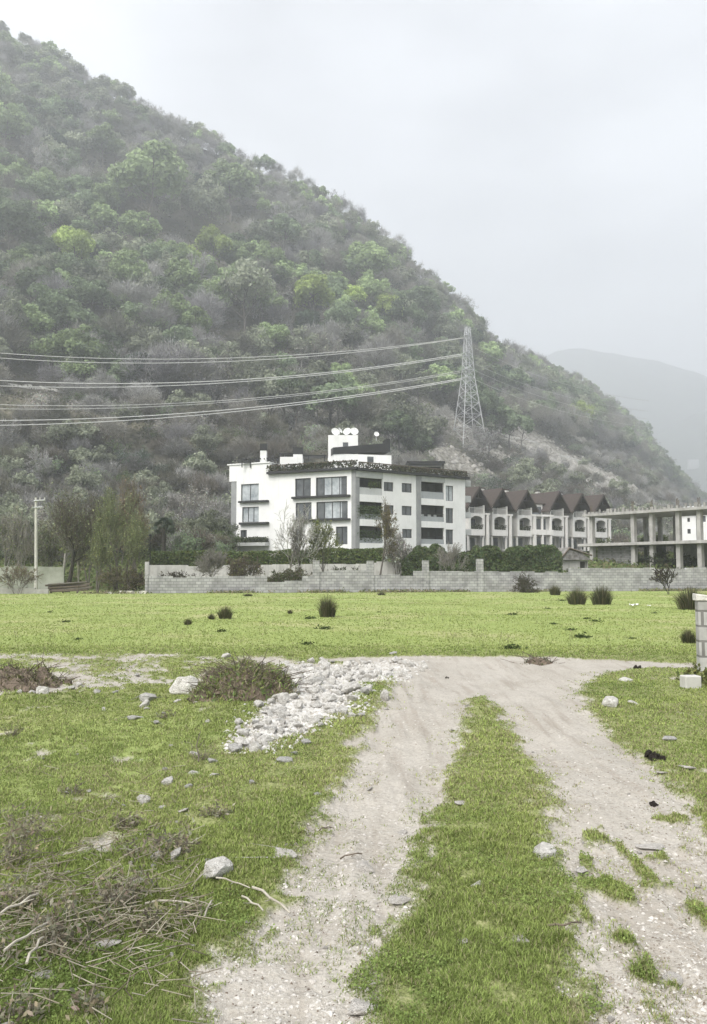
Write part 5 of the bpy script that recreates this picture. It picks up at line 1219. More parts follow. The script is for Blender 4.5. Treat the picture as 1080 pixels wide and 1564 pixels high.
# ------------------------------------------------------------------ field plants
def rush(seed, n=620):
    r = np.random.default_rng(seed); a = r.uniform(0, 6.28, n); q = r.random(n) ** .6; tilt = q * .34; L_ = r.uniform(.7, 1.0, n) * (1 - .38 * q ** 2)
    b = np.stack([np.cos(a) * q * .34, np.sin(a) * q * .34, np.zeros(n)], -1); d = np.stack([np.cos(a) * np.sin(tilt), np.sin(a) * np.sin(tilt), np.cos(tilt)], -1)
    m_ = b + d * (L_ * .55)[:, None]; e = b + d * L_[:, None]; e += np.stack([np.cos(a), np.sin(a), np.zeros(n) - .6], -1) * (.16 * q)[:, None]
    sd_ = np.stack([-np.sin(a + r.normal(0, 1, n)), np.cos(a), np.zeros(n)], -1) * .007
    Vv = np.stack([b - sd_, b + sd_, m_ + sd_, m_ - sd_, e], 1).reshape(-1, 3); k = (np.arange(n) * 5)[:, None]
    F4 = k + np.array([[0, 1, 2, 3]]); F3 = k + np.array([[3, 2, 4]])
    pal = np.array([(.08, .095, .045), (.11, .10, .06), (.06, .07, .038), (.19, .17, .105)]); c = np.repeat(pal[r.integers(0, 4, n)] * r.uniform(.7, 1.3, (n, 1)), 5, 0)
    return np_data('blades', Vv, [F4, F3], M['herb'], False, c)
RM = [rush(s) for s in (1, 2, 3)]
RUSH = [(500, 943, 30, 38, 'tallest upright rush tussock alone in the middle of the field'), (344, 943, 24, 23, 'dark rush tussock, larger of the close pair left of the tall one'), (323, 945, 12, 11, 'small rush tussock touching the larger one of the pair'),
        (287, 956, 14, 12, 'low round rush tussock left of the close pair'), (443, 936, 8, 8, 'tiny dark tuft between the pair and the tallest tussock'), (881, 922, 32, 29, 'rush tussock, left one of two broad ones near the block wall'),
        (919, 923, 36, 34, 'broad rush tussock, right one of two near the block wall'), (848, 909, 19, 18, 'small round rush tussock nearest to the block wall'), (1055, 930, 50, 38, 'wide dark rush tussock beside the stone wall end'), (1052, 982, 26, 26, 'reddish brown tussock at the foot of the stone wall end'),
        (379, 910, 16, 5, 'flat green clump at the base of the block wall, left part'), (583, 909, 14, 6, 'flat green clump below the wall pillar in the middle')]
for i, (px, py, w_, h_, lab) in enumerate(RUSH):
    p = gp(px, py); t = thing('rush_tussock', lab, 'grass tussock', (p.x, p.y, gz(p.x, p.y) - .02), 'rush tussocks in the field', float(rng.uniform(0, 6))); k = p.y / FOC
    t.scale = (w_ * k / .95, w_ * k / .95, h_ * k / .9); obj('blades', RM[i % 3], t)
def stalk(seed):
    r = np.random.default_rng(seed); P, Q, A, B, lev = skeleton(seed, 1.0, .008, 2, 1, .5, .1, 2, .15, .6, .55, .004); v, f = tubes(P, Q, A, B, 3); return np_data('stems', v, f, M['herb'], False, colored((.16, .14, .09), len(P), r, .3, .08, 6))
SM = [stalk(s) for s in (4, 5, 6)]
spots = [(75, 985, 26), (112, 982, 30), (186, 976, 20), (248, 972, 22), (275, 976, 30), (310, 965, 16), (402, 972, 20), (28, 988, 30), (560, 985, 22), (700, 990, 26), (735, 986, 30), (760, 990, 30), (780, 992, 22), (642, 950, 20), (668, 948, 20), (868, 985, 22), (930, 985, 20), (985, 990, 24), (590, 962, 18), (830, 965, 22), (480, 990, 18), (170, 940, 12), (355, 985, 20)]
for i, (px, py, h_) in enumerate(spots):
    p = gp(px, py); t = thing('dry_stalk', 'thin dry weed stalk standing up from the open field grass', 'weed', (p.x, p.y, gz(p.x, p.y) - .02), 'dry stalks in the field', float(rng.uniform(0, 6))); k = h_ * p.y / FOC; t.scale = (k, k, k); obj('stems', SM[i % 3], t)
def tuft(seed, n=90):
    r = np.random.default_rng(seed); C = np.stack([r.normal(0, .16, n), r.normal(0, .16, n), np.abs(r.normal(.05, .05, n))], -1); lv, lf = leaves(C, C + np.array([0, -.1, .1]), .06, r, 2.2); return np_data('leaves', lv, lf, M['herb'], False, colored((.06, .085, .03), n, r, .35, .1))
TM = [tuft(s) for s in (1, 2)]
for i in range(20):
    py = rng.uniform(915, 992); px = rng.uniform(560, 1050) if i % 3 else rng.uniform(10, 560); p = gp(px, py)
    t = thing('weed_tuft', 'small dark weed tuft lying low in the open field', 'weed', (p.x, p.y, gz(p.x, p.y)), 'weed tufts in the field', float(rng.uniform(0, 6))); s = float(rng.uniform(.35, .75)); t.scale = (s, s, s * .8); obj('leaves', TM[i % 2], t)

# ------------------------------------------------------------------ stones
def stone_data(seed, cuts=9, flat=.75, m='stone'):
    import bmesh
    r = np.random.default_rng(seed); bm = bmesh.new(); n = cuts * 2 + 2
    P = r.normal(0, 1, (n, 3)); P /= np.linalg.norm(P, axis=1, keepdims=True); P *= r.uniform(.8, 1.0, (n, 1)) * np.array([.62, .5, .62 * flat])
    for p in P: bm.verts.new(p)
    h = bmesh.ops.convex_hull(bm, input=bm.verts[:]); bmesh.ops.delete(bm, geom=[g for g in h['geom_interior'] if isinstance(g, bmesh.types.BMVert)], context='VERTS')
    bmesh.ops.bevel(bm, geom=bm.edges[:], offset=.035, segments=2, profile=.6, affect='EDGES')
    bmesh.ops.subdivide_edges(bm, edges=bm.edges[:], cuts=1, use_grid_fill=True)
    for v in bm.verts:
        p = np.array(v.co); v.co = v.co * (1 + .09 * (vnoise(np.array([p[0] * 7 + seed]), np.array([p[1] * 7 + p[2] * 6]), seed)[0] - .5))
    me = bpy.data.meshes.new('stone'); bm.to_mesh(me); bm.free(); me.materials.append(M[m])
    return me
STONES = [stone_data(s, 6 + s % 4, .7 + .1 * (s % 3)) for s in range(9)]; GREYS = [stone_data(20 + s, 9, .6, 'stonegrey') for s in range(3)]; DUSTY = [stone_data(30 + s, 7, .5, 'stonedusty') for s in range(4)]
def stone(px, py, w_, lab, src=STONES, hk=.7, group=None, sink=.25, name='loose_stone', cat='stone'):
    p = gp(px, py); s = w_ * p.y / FOC; d = src[int(rng.integers(len(src)))]
    o = obj(name, d); hk = min(hk * 1.3, 1.2); o.scale = (s, s * float(rng.uniform(.8, 1.1)), s * hk * float(rng.uniform(.85, 1.15))); o.rotation_euler = (float(rng.uniform(-.2, .2)), float(rng.uniform(-.2, .2)), float(rng.uniform(0, 6.28)))
    o.location = (p.x, p.y, gz(p.x, p.y) + s * hk * (.40 - sink)); return tag(o, lab, cat, group)
LS = [(283, 1060, 40, 'big white boulder at the left edge of the weedy earth mound', 0, 1.0), (226, 1070, 27, 'grey angular block left of the big white boulder', 1, .9), (222, 1081, 24, 'rounded white stone below the grey angular block', 0, .7), (207, 1099, 27, 'flat grey slab in the grass below the rounded white stone', 1, .35),
      (65, 1066, 21, 'white stone in front of the brown earth heap', 0, .7), (49, 1066, 13, 'small white stone touching the left of the larger one by the brown heap', 0, .7), (30, 1067, 10, 'tiny white stone, outermost left below the brown heap', 0, .7), (80, 1051, 12, 'small pale stone on the right slope of the brown heap', 0, .7),
      (120, 1053, 13, 'pale stone right of the brown earth heap', 0, .7), (109, 1059, 15, 'squat white stone below the pale stone by the brown heap', 0, .6), (148, 1061, 13, 'grey white stone between brown heap and grey angular block', 0, .7), (176, 1060, 12, 'small flat stone left of the grey angular block', 1, .5), (271, 1079, 13, 'small white stone under the big boulder', 0, .6), (210, 1030, 12, 'small stone in the rough ground above the grey block', 1, .6),
      (318, 1053, 18, 'white stone leaning on the right side of the big boulder', 0, .8), (328, 1078, 20, 'white stone at the front foot of the weedy mound', 0, .7), (395, 1095, 20, 'stone between the weedy mound and the rubble heap', 0, .6), (437, 1073, 20, 'pale stone at the right end of the weedy mound', 0, .6), (405, 1114, 15, 'whitish stone at the lower tip of the rubble heap', 0, .8),
      (356, 1146, 30, 'long grey stone at the bottom tip of the rubble heap', 1, .5), (435, 1160, 28, 'flat pale stone below the rubble heap near the track', 1, .35), (297, 1179, 20, 'white stone beside a dead twig in the middle of the pasture', 0, .7), (327, 1181, 15, 'stone right of the white one by the dead twig', 0, .6), (325, 1163, 20, 'dull stone just above the pair by the dead twig', 1, .5), (300, 1152, 22, 'pale flat stone highest of the group by the dead twig', 0, .4),
      (258, 1191, 24, 'white stone left below the group by the dead twig', 0, .5), (288, 1198, 16, 'half hidden grey stone lowest of the group by the dead twig', 1, .5), (219, 1220, 22, 'rounded pale stone alone above the dry weeds', 0, .7), (317, 1108, 9, 'tiny white stone under the weedy mound', 0, .6), (282, 1233, 28, 'buried pale stone right above the dry weeds', 2, .4),
      (330, 1332, 64, 'large flat white rock in the grass of the left verge', 0, .38), (234, 1302, 30, 'white stone among the dry weeds', 0, .7), (268, 1305, 26, 'upright pointed white stone among the dry weeds', 0, 1.5), (210, 1340, 22, 'dull stone under the dry weeds', 1, .7), (160, 1438, 54, 'long pale flat rock low in the left weeds', 2, .3), (72, 1480, 40, 'flat pale rock in the dry litter at bottom left', 2, .35), (185, 1366, 26, 'small pale rock between the weeds and the long flat rock', 2, .5), (8, 1560, 26, 'white rock cut by the bottom left corner', 0, .6),
      (430, 1298, 44, 'dusty flat rock at the left edge of the track', 2, .3), (558, 1317, 38, 'pale blunt rock on the wheel track near the turf strip', 2, .6), (611, 1368, 38, 'pale rock at the left edge of the turf strip', 2, .45), (553, 1525, 56, 'big pale rock at the bottom of the turf strip', 2, .6), (831, 1305, 46, 'flat white rock on the right edge of the turf strip', 0, .4), (727, 1350, 22, 'small white stone in the middle of the turf strip', 0, .6), (703, 1229, 30, 'half buried pale stone at the narrow part of the turf strip', 2, .4),
      (886, 1330, 30, 'dusty stone just right of the flat white rock', 2, .4), (994, 1291, 40, 'flat pale stone in the gravel near the right edge', 2, .35), (932, 1081, 27, 'rounded white stone on the right grass corner', 0, .7), (955, 1040, 24, 'flat stone at the far end of the right grass', 0, .4), (967, 1075, 20, 'small flat stone next to the rounded white one on the right grass', 0, .4), (1022, 1122, 26, 'grey flat stone in the right grass', 1, .35), (1048, 1175, 32, 'dusty flat stone by the right grass edge, near the dung', 2, .3),
      (615, 1259, 18, 'small pale stone on the left wheel track', 2, .5), (1030, 1478, 40, 'flat rock in the gravel at lower right', 2, .3), (796, 1433, 34, 'thin flat stone at the right side of the turf strip, lower half', 2, .3), (707, 1431, 24, 'tiny flat stone buried in the lower turf strip', 2, .3), (1010, 1190, 22, 'buried stone left of the dusty flat one by the right grass', 2, .3), (345, 1003, 16, 'white stone on the far edge of the rough ground', 0, .6), (600, 998, 14, 'small grey stone at the far verge of the lane', 1, .5)]
for px, py, w_, lab, s_, hk in LS: stone(px, py, w_, lab, (STONES, GREYS, DUSTY)[s_], hk, None, .25 if s_ < 2 else .33)
for i in range(60):
    px, py = rng.uniform(15, 520), rng.uniform(1085, 1530)
    p = gp(px, py)
    if sdf(RUBBLE, np.array([p.x]), np.array([p.y]))[0] > -.15 or sdf(TRACK, np.array([p.x]), np.array([p.y]))[0] > -.05: continue
    stone(px, py, rng.uniform(6, 13), 'small pale stone scattered in the turf of the left verge', (STONES, GREYS, DUSTY)[i % 3], .7, 'small stones scattered in the left verge', .2)
for i in range(34):
    px, py = rng.uniform(330, 1075), rng.uniform(1060, 1555)
    p = gp(px, py)
    if dirt_at(np.array([p.x]), np.array([p.y]))[0] < .02: continue
    stone(px, py, rng.uniform(5, 14), 'small dusty stone bedded in the dirt of the track', DUSTY, .7, 'small stones bedded in the track', .25)
# rubble heap: every larger lump on its own, fine chips as one spread
cnt = 0; rr = np.random.default_rng(8); tries = 0; chips = []; placed = []
while cnt < 290 and tries < 20000:
    tries += 1; px, py = rr.uniform(345, 655), rr.uniform(1004, 1146); p = gp(px, py); s = sdf(RUBBLE, np.array([p.x]), np.array([p.y]))[0]
    if s < -.15 + .3 * rr.random() - (.45 * rr.random() if rr.random() < .2 else 0): continue
    w_ = (7 + 17 * rr.random() ** 1.8) * (.7 if py < 1045 else 1)
    dmin = min([(p - q).length / (.5 * (w_ * p.y / FOC + r_)) for q, r_ in placed] or [9])
    if dmin < .72: continue
    placed.append((p, w_ * p.y / FOC)); cnt += 1
    inner = s > .15
    stone(px, py, w_, 'white lump of rubble in the heap beside the track' if inner else 'white lump of rubble strewn at the rim of the heap', GREYS if rr.random() < .1 else STONES, rr.uniform(.5, .9), 'white rubble heap beside the track' if inner else 'rubble strewn round the heap', .2, 'rubble_stone')
def chips_mesh(name, n, inside, smin, smax, matn, seed):
    r = np.random.default_rng(seed); x, y = inside(n, r); z = full_ground_z(x, y); n = len(x)
    base = np.array([(1, 0, 0), (-.5, .8, 0), (-.6, -.7, 0), (0, 0, .8), (.3, .5, .45)]); f = np.array([(0, 1, 4), (0, 4, 3), (1, 2, 3), (1, 3, 4), (2, 0, 3)])
    s = smin + (smax - smin) * r.random(n) ** 2.5; a = r.uniform(0, 6.28, n); B = base[None] * r.uniform(.6, 1.2, (n, 5, 3)); X_ = (B[..., 0] * np.cos(a)[:, None] - B[..., 1] * np.sin(a)[:, None]) * s[:, None] + x[:, None]; Y_ = (B[..., 0] * np.sin(a)[:, None] + B[..., 1] * np.cos(a)[:, None]) * s[:, None] + y[:, None]; Z_ = B[..., 2] * s[:, None] * .7 + z[:, None] - s[:, None] * .1
    Vv = np.stack([X_, Y_, Z_], -1).reshape(-1, 3); F = ((np.arange(n) * 5)[:, None, None] + f[None]).reshape(-1, 3)
    tag(obj(name, np_data(name, Vv, F, M[matn])), kind='stuff')
def in_rubble(n, r):
    q = np.array([gp(a, b)[:2] for a, b in zip(r.uniform(340, 660, n), r.uniform(1003, 1150, n))]); s = sdf(RUBBLE, q[:, 0], q[:, 1]); k = s > r.normal(.08, .16, n); return q[k, 0], q[k, 1]
chips_mesh('rubble_chips', 26000, in_rubble, .012, .055, 'chip', 1)
def on_dirt(n, r):
    py = 905 + 700 * r.random(n) ** .8; q = np.array([gp(a, b)[:2] for a, b in zip(r.uniform(-20, 1100, n), np.maximum(py, 1000))]); d = dirt_at(q[:, 0], q[:, 1]); k = d > .0; return q[k, 0], q[k, 1]
chips_mesh('track_gravel', 11000, on_dirt, .003, .012, 'chip', 2); chips_mesh('dusty_gravel', 7000, on_dirt, .005, .022, 'stonedusty', 6); chips_mesh('dark_track_grit', 5000, on_dirt, .003, .012, 'soil', 3)
def on_rough(n, r):
    q = np.array([gp(a, b)[:2] for a, b in zip(r.uniform(840, 1120, n), r.uniform(1130, 1600, n))]); d = dirt_at(q[:, 0], q[:, 1]); k = (d > -.05) & (fbm(q[:, 0] * 2, q[:, 1] * 2, 231, 3) > .5); return q[k, 0], q[k, 1]
chips_mesh('rough_clods', 3800, on_rough, .004, .017, 'clod', 4)

# ------------------------------------------------------------------ earth heaps, dung, litter
def heap(name, lab, px, py, wpx, hm, seed, matn, ngrass, gcol, ntwig):
    p = gp(px, py); s = wpx * p.y / FOC / 2; t = thing(name, lab, 'mound', (p.x, p.y, gz(p.x, p.y) - .03)); g = 60
    a = np.linspace(-1.15, 1.15, g); AX, AY = np.meshgrid(a, a); rad = np.sqrt(AX ** 2 + AY ** 2) + (fbm(AX * 1.6 + seed, AY * 1.6, seed, 3) - .5) * 1.15
    Zz = hm * np.clip(1 - rad ** 1.7, 0, 1) * (.75 + .5 * fbm(AX * 3, AY * 3, seed + 1, 4)) + (fbm(AX * 9, AY * 9, seed + 2, 3) - .5) * .09 * (rad < 1.1) - .03; X_, Y_ = AX * s, AY * s * .62
    ii = np.arange(g * g).reshape(g, g); F = np.stack([ii[:-1, :-1], ii[:-1, 1:], ii[1:, 1:], ii[1:, :-1]], -1).reshape(-1, 4); inn = (rad < 1.12).ravel()[F].all(1)
    obj('earth', np_data('earth', np.stack([X_, Y_, Zz], -1).reshape(-1, 3), F[inn], M[matn], True), t)
    r = np.random.default_rng(seed); k = r.choice(np.where((rad < 1.05).ravel())[0], ngrass); B = np.stack([X_.ravel()[k], Y_.ravel()[k], Zz.ravel()[k]], -1) + r.normal(0, .02, (ngrass, 3))
    d = r.normal(0, .6, (ngrass, 3)); d[:, 2] = np.abs(d[:, 2]) + .35; d /= np.linalg.norm(d, axis=1, keepdims=True); L_ = r.uniform(.02, .085, ngrass)[:, None]; sd_ = np.cross(d, r.normal(0, 1, (ngrass, 3))) * .006
    Vv = np.stack([B - sd_, B + sd_, B + d * L_], 1).reshape(-1, 3); c = colored(gcol, ngrass, r, .45, .15, 3); dry = np.repeat(r.random(ngrass) < .35, 3); c[dry] = np.array((.36, .32, .23)) * r.uniform(.6, 1.2, (dry.sum(), 1))
    obj('weeds', np_data('weeds', Vv, np.arange(3 * ngrass).reshape(-1, 3), M['herb'], False, c), t)
    k = r.choice(np.where((rad < .95).ravel())[0], ntwig); P = np.stack([X_.ravel()[k], Y_.ravel()[k], Zz.ravel()[k]], -1); d = r.normal(0, 1, (ntwig, 3)); d[:, 2] = np.abs(d[:, 2]) * .5; Q = P + d * r.uniform(.08, .22, (ntwig, 1))
    v, f = tubes(P, Q, np.full(ntwig, .006), np.full(ntwig, .003), 3); obj('twigs', np_data('twigs', v, f, M['deaddark']), t); return t
heap('weedy_mound', 'earth mound overgrown with grass and dry weeds beside the rubble heap', 372, 1080, 172, .42, 3, 'soil', 9000, (.24, .285, .115), 420)
heap('brown_heap', 'brown earth heap at the left edge of the rough ground', 12, 1056, 150, .36, 5, 'soil', 2200, (.10, .11, .05), 200)
heap('scraped_soil', 'low dark scrape of soil on the far verge of the lane', 825, 1010, 56, .16, 7, 'soil', 350, (.09, .11, .045), 60)
def dung(px, py, w_, lab):
    p = gp(px, py); s = w_ * p.y / FOC; t = thing('dung_pile', lab, 'dung', (p.x, p.y, gz(p.x, p.y)))
    for i in range(9):
        o = obj('lump', DUNG[i % 2], t); k = s * random.uniform(.28, .5); o.scale = (k, k, k * .8); o.location = (random.uniform(-.35, .35) * s, random.uniform(-.25, .25) * s, k * .2 + (.12 * s if i > 5 else 0)); o.rotation_euler = (random.random() * 3, random.random() * 3, 0)
DUNG = [stone_data(50 + s, 5, .8, 'dung') for s in range(2)]
dung(997, 1156, 40, 'dark dung pile at the edge of the right grass'); dung(974, 1022, 15, 'small dark dung heap on the far bend of the lane'); dung(683, 1032, 7, 'tiny dark dropping on the wheel track near the bend'); dung(1000, 1236, 16, 'scattered dark crumbs in the right gravel')
# concrete block and stone wall at the right edge
p = gp(1060, 1053); t = thing('white_block', 'squared white concrete block in the grass at the right edge', 'block', (p.x, p.y, gz(p.x, p.y)), None, .12); m = MB(); s = 26 * p.y / FOC; m.box(-s / 2, 0, -.05, s / 2, s * .7, s * .72); m.build('block', M['whitewall'], t, bevel=.012)
rw = wthing('stone_wall_end', 'end of an old stained block wall with a white cap at the right edge', 'wall', gp(1070, 1026)); e0 = gp(1070, 1026); zt4 = at(1066, 918, e0.y).z
EW = Facade(e0, e0 + Vector((4, -.9, 0))); m = MB(); EW.box(m, 0, EW.len, -.2, zt4, -.22, 0)
m.build('wall', M['blockold'], rw); m = MB(); EW.box(m, -.012, .17, -.2, zt4 - .002, -.232, .03); m.build('end_pier', M['pier'], rw, bevel=.01)
m = MB()
for i in range(9): u = i * .45 - .04; m.prism([EW.p(u, zt4 + .003, .05), EW.p(u + .43, zt4 + .003, .05), EW.p(u + .43, zt4 + random.uniform(.06, .13), .05), EW.p(u, zt4 + random.uniform(.09, .15), .05)], EW.n * -.32)
m.build('cap', M['stone'], rw, bevel=.012)
near_tree('green_bush', 'low green bush at the foot of the stained wall end', 1068, 1004, gp(1068, 1046).y, 60, 71, 'deaddark', (.10, .085, .05), 3200, (.16, .18, .07), .04, 10, 2, 3, .8, .02, .5, .003, .6, 'shrub', r0=.012)
# litter in the field
for px, py, w_, lab in ((970, 927, 12, 'white scrap of paper lying in the field before the broad tussocks'), (992, 926, 5, 'smaller white scrap next to the paper scrap in the field')):
    p = gp(px, py); s = w_ * p.y / FOC; m = MB(); g = 5
    Vv = [(i / (g - 1) * s - s / 2, j / (g - 1) * s * .7, .03 + random.uniform(0, .16) * s * 2) for j in range(g) for i in range(g)]; Fq_ = [(j * g + i, j * g + i + 1, (j + 1) * g + i + 1, (j + 1) * g + i) for j in range(g - 1) for i in range(g - 1)]
    m.add(Vv, Fq_); o = m.build('paper_scrap', M['white']); so_ = o.modifiers.new('thick', 'SOLIDIFY'); so_.thickness = .004; o.location = (p.x, p.y, gz(p.x, p.y)); tag(o, lab, 'litter', 'white scraps in the field')
# sticks
def stick(lab, pts, r, matn='deadwood', lift=.02):
    P = []
    for px, py in pts: q = gp(px, py); P.append(Vector((q.x, q.y, gz(q.x, q.y) + lift + random.uniform(0, .02))))
    m = MB(); n = len(P)
    for i in range(n - 1):
        mid = P[i].lerp(P[i + 1], .5) + Vector((random.uniform(-.01, .01), random.uniform(-.01, .01), .008)); m.tube(P[i], mid, r * (1 - .5 * i / n), r * (1 - .5 * (i + .5) / n), 6); m.tube(mid, P[i + 1], r * (1 - .5 * (i + .5) / n), r * (1 - .5 * (i + 1) / n), 6)
    d = P[-1] - P[0]; k = P[0] + d * .5; m.tube(k, k + d.normalized().cross(Vector((0, 0, 1))) * .06 + d * .12 + Vector((0, 0, .02)), r * .5, r * .2, 5)
    return tag(m.build('dead_stick', M[matn]), lab, 'stick', 'dead sticks on the ground')
stick('straight bleached stick lying across the left verge', [(222, 1376), (262, 1375), (305, 1377)], .0058); stick('short curved stick right of the straight bleached one', [(312, 1398), (321, 1385), (325, 1372)], .0052)
stick('long bleached stick reaching from the verge onto the track', [(386, 1352), (412, 1370), (443, 1387)], .0071); stick('thin stick lying beside the long bleached one', [(370, 1362), (385, 1378), (402, 1392)], .0052); stick('nearly level stick above the long bleached one', [(330, 1345), (355, 1348), (382, 1354)], .0045)
stick('dark forked stick at the right side of the turf strip', [(838, 1417), (862, 1421), (888, 1414)], .0058, 'deaddark'); stick('dark twig lying on the left wheel track', [(520, 1300), (536, 1302), (553, 1298)], .0052, 'deaddark'); stick('pale twig in the grass above the dry weeds', [(95, 1305), (115, 1298), (138, 1291)], .0052)
stick('crooked twig standing by the stones in the pasture', [(303, 1172), (300, 1150), (306, 1128)], .0052, 'deaddark', .05); stick('thin pale twig under the flat white rock', [(300, 1348), (316, 1338), (330, 1330)], .0039); stick('small dark twig left of the dark twig on the wheel track', [(488, 1262), (498, 1258), (507, 1254)], .0045, 'deaddark')
stick('bent bleached stick leaning over the dry litter at the left edge', [(0, 1428), (30, 1415), (58, 1400)], .0065, 'deadwood', .1); stick('bleached stick across the dry litter at bottom left', [(5, 1490), (40, 1468), (75, 1440)], .0065, 'deadwood', .1); stick('steep bleached stick low in the dry litter', [(40, 1500), (55, 1478), (66, 1458)], .0058, 'deadwood', .08)
# dry weeds
def dry_weed(lab, px, py, wpx, hpx, seed, base, nst=70, nl=700, lc=(.24, .22, .16)):
    nst, hpx, wpx = max(30, int(nst * .27)), hpx * .68, wpx * .95
    p = gp(px, py); k = p.y / FOC; w_, h_ = wpx * k, hpx * k; t = thing('dry_weed', lab, 'weed', (p.x, p.y, gz(p.x, p.y) - .02), 'dry weed clumps on the left verge'); r = np.random.default_rng(seed); P, Q, A, B = [], [], [], []
    for i in range(nst):
        a = r.uniform(0, 6.28); q = r.random() ** .5; b = np.array([math.cos(a) * w_ * (.36 if nst > 30 else .2) * q, math.sin(a) * w_ * (.26 if nst > 30 else .14) * q, 0]); d = np.array([math.cos(a) * .5 * q + r.normal(0, .25), math.sin(a) * .5 * q + r.normal(0, .25), 1.0]); L_ = h_ * r.uniform(.4, 1.1); n = 4; rad = r.uniform(.0012, .0028)
        for j in range(n):
            d = d / np.linalg.norm(d) + r.normal(0, .16, 3) + np.array([0, 0, -.06]); d /= np.linalg.norm(d); e = b + d * L_ / n; P.append(b); Q.append(e); A.append(rad * (1 - .2 * j)); B.append(rad * (1 - .2 * (j + 1))); b = e
            for _ in range(2 if j else 0):
                s_ = d * .6 + r.normal(0, .6, 3); P.append(b); Q.append(b + s_ * L_ * .17); A.append(rad * .55); B.append(rad * .3)
    v, f = tubes(P, Q, A, B, 3); obj('stems', np_data('stems', v, f, M['herb'], False, colored(base, len(P), r, .4, .08, 6)), t)
    nl = int(nl * .3); e = r.integers(0, len(Q), nl); C = np.array(Q)[e] + r.normal(0, .02, (nl, 3)); C[:, 2] = np.abs(C[:, 2]); lv, lf = leaves(C, r.normal(0, 1, (nl, 3)), .013, r, 2.4); obj('dead_leaves', np_data('dead_leaves', lv, lf, M['herb'], False, colored(lc, nl, r, .45, .1)), t)
DW = (.42, .39, .32); DK = (.25, .22, .18); GW = (.26, .27, .16)
for i, a in enumerate((('tall dark dry weed cut by the left edge', 10, 1320, 95, 125, DK, 110, 900), ('second dark stalky weed just right of the tall one at the left edge', 40, 1275, 40, 75, DK, 40, 300), ('broad brown weed clump around the pointed white stone', 240, 1300, 130, 80, DK, 120, 1500), ('greyish weed clump above the straight stick', 180, 1380, 130, 80, DW, 110, 1200),
        ('dense grey weed clump left of the long flat rock', 110, 1420, 150, 85, DW, 140, 1300), ('weed clump with pale stems at the left of the flat rock in litter', 45, 1450, 130, 90, DW, 120, 900), ('brown weed clump at the very left below the tall dark weed', 25, 1390, 110, 75, DW, 100, 800), ('small brown weed beside the buried pale stone', 330, 1240, 70, 32, DK, 50, 500), ('low weed tuft right of the long flat rock', 235, 1410, 90, 45, GW, 70, 800),
        ('bottom left weed clump beside the corner rock', 30, 1545, 120, 60, DW, 90, 700), ('low brown weed tuft in the lower left grass', 135, 1530, 100, 36, DW, 60, 600), ('pale weed tuft under the small pale rock', 300, 1390, 70, 26, GW, 40, 400), ('thin dry weed by the stones in the pasture', 306, 1160, 34, 46, DK, 14, 60), ('faint brown weed left of the rounded pale stone', 108, 1205, 60, 26, DK, 30, 200), ('thin weed below the weedy mound', 252, 1100, 46, 20, DK, 30, 200), ('upright dry stalk in the left pasture', 18, 1125, 14, 48, DK, 5, 20), ('brown weed tuft upper right of the broad brown clump', 195, 1255, 70, 40, DK, 50, 500))):
    dry_weed(a[0], a[1], a[2], a[3], a[4], 900 + i, a[5], a[6], a[7])
# straw litter lying flat at the left
n = 800; q = np.array([gp(a, b)[:2] for a, b in zip(rng.uniform(-30, 300, n), rng.normal(1380, 85, n).clip(1180, 1600))]); x, y = q[:, 0], q[:, 1]; z = full_ground_z(x, y); a = rng.normal(.5, 1.3, n); L_ = rng.uniform(.03, .17, n)
P = np.stack([x, y, z + rng.uniform(.01, .09, n)], -1); Q = P + np.stack([np.cos(a) * L_, np.sin(a) * L_, rng.normal(0, .03, n)], -1); v, f = tubes(P, Q, np.full(n, .0028), np.full(n, .002), 3)
pal = np.array([(.42, .39, .31), (.30, .27, .20), (.22, .19, .145), (.36, .33, .25)]); tag(obj('straw_litter', np_data('straw_litter', v, f, M['herb'], False, np.repeat(pal[rng.integers(0, 4, n)] * rng.uniform(.7, 1.2, (n, 1)), 6, 0))), kind='stuff')

# weeds along the foot of the block wall
n = 9000; t_ = rng.random(n); px_ = 100 + 1010 * t_; A_, B_ = at(100, 880, 56.9), at(1110, 880, 65.5); x = A_.x + (B_.x - A_.x) * t_; y = A_.y + (B_.y - A_.y) * t_ - np.abs(rng.normal(.1, .5, n)) - .1
dens = fbm(x * .5, y * .5, 331, 4); k = rng.random(n) < sstep(.42, .62, dens); x, y = x[k], y[k]; n = len(x); z = full_ground_z(x, y) + np.abs(rng.normal(0, .09, n))
lv, lf = leaves(np.stack([x, y, z], -1), rng.normal(0, .6, (n, 3)) + np.array([0, -.7, .5]), .085, rng, 2.2); pal = np.array([(.16, .18, .08), (.24, .22, .14), (.11, .13, .06), (.20, .17, .12)])
tag(obj('wall_foot_weeds', np_data('wall_foot_weeds', lv, lf, M['herb'], False, np.repeat(pal[rng.integers(0, 4, n)] * rng.uniform(.7, 1.3, (n, 1)), 4, 0))), kind='stuff')
near_tree('young_green_tree', 'thin tall green sapling between the dark trunk and the slender green tree', 150, 752, 64, 34, 81, 'bark', PG, 900, YG, .07, 1, 2, 4, .4, .14, .5)
near_tree('young_green_tree', 'second thin green sapling just right of the slender green tree', 192, 742, 66, 34, 82, 'bark', PG, 1000, YG, .07, 1, 2, 4, .4, .14, .5)
near_tree('pale_bare_tree', 'thin pale leafless sapling between the plaster wall and the dark trunk', 120, 790, 62, 34, 83, 'barkpale', GY, 160, PG, .07, 2, 2, 4, .45, .12, .5)
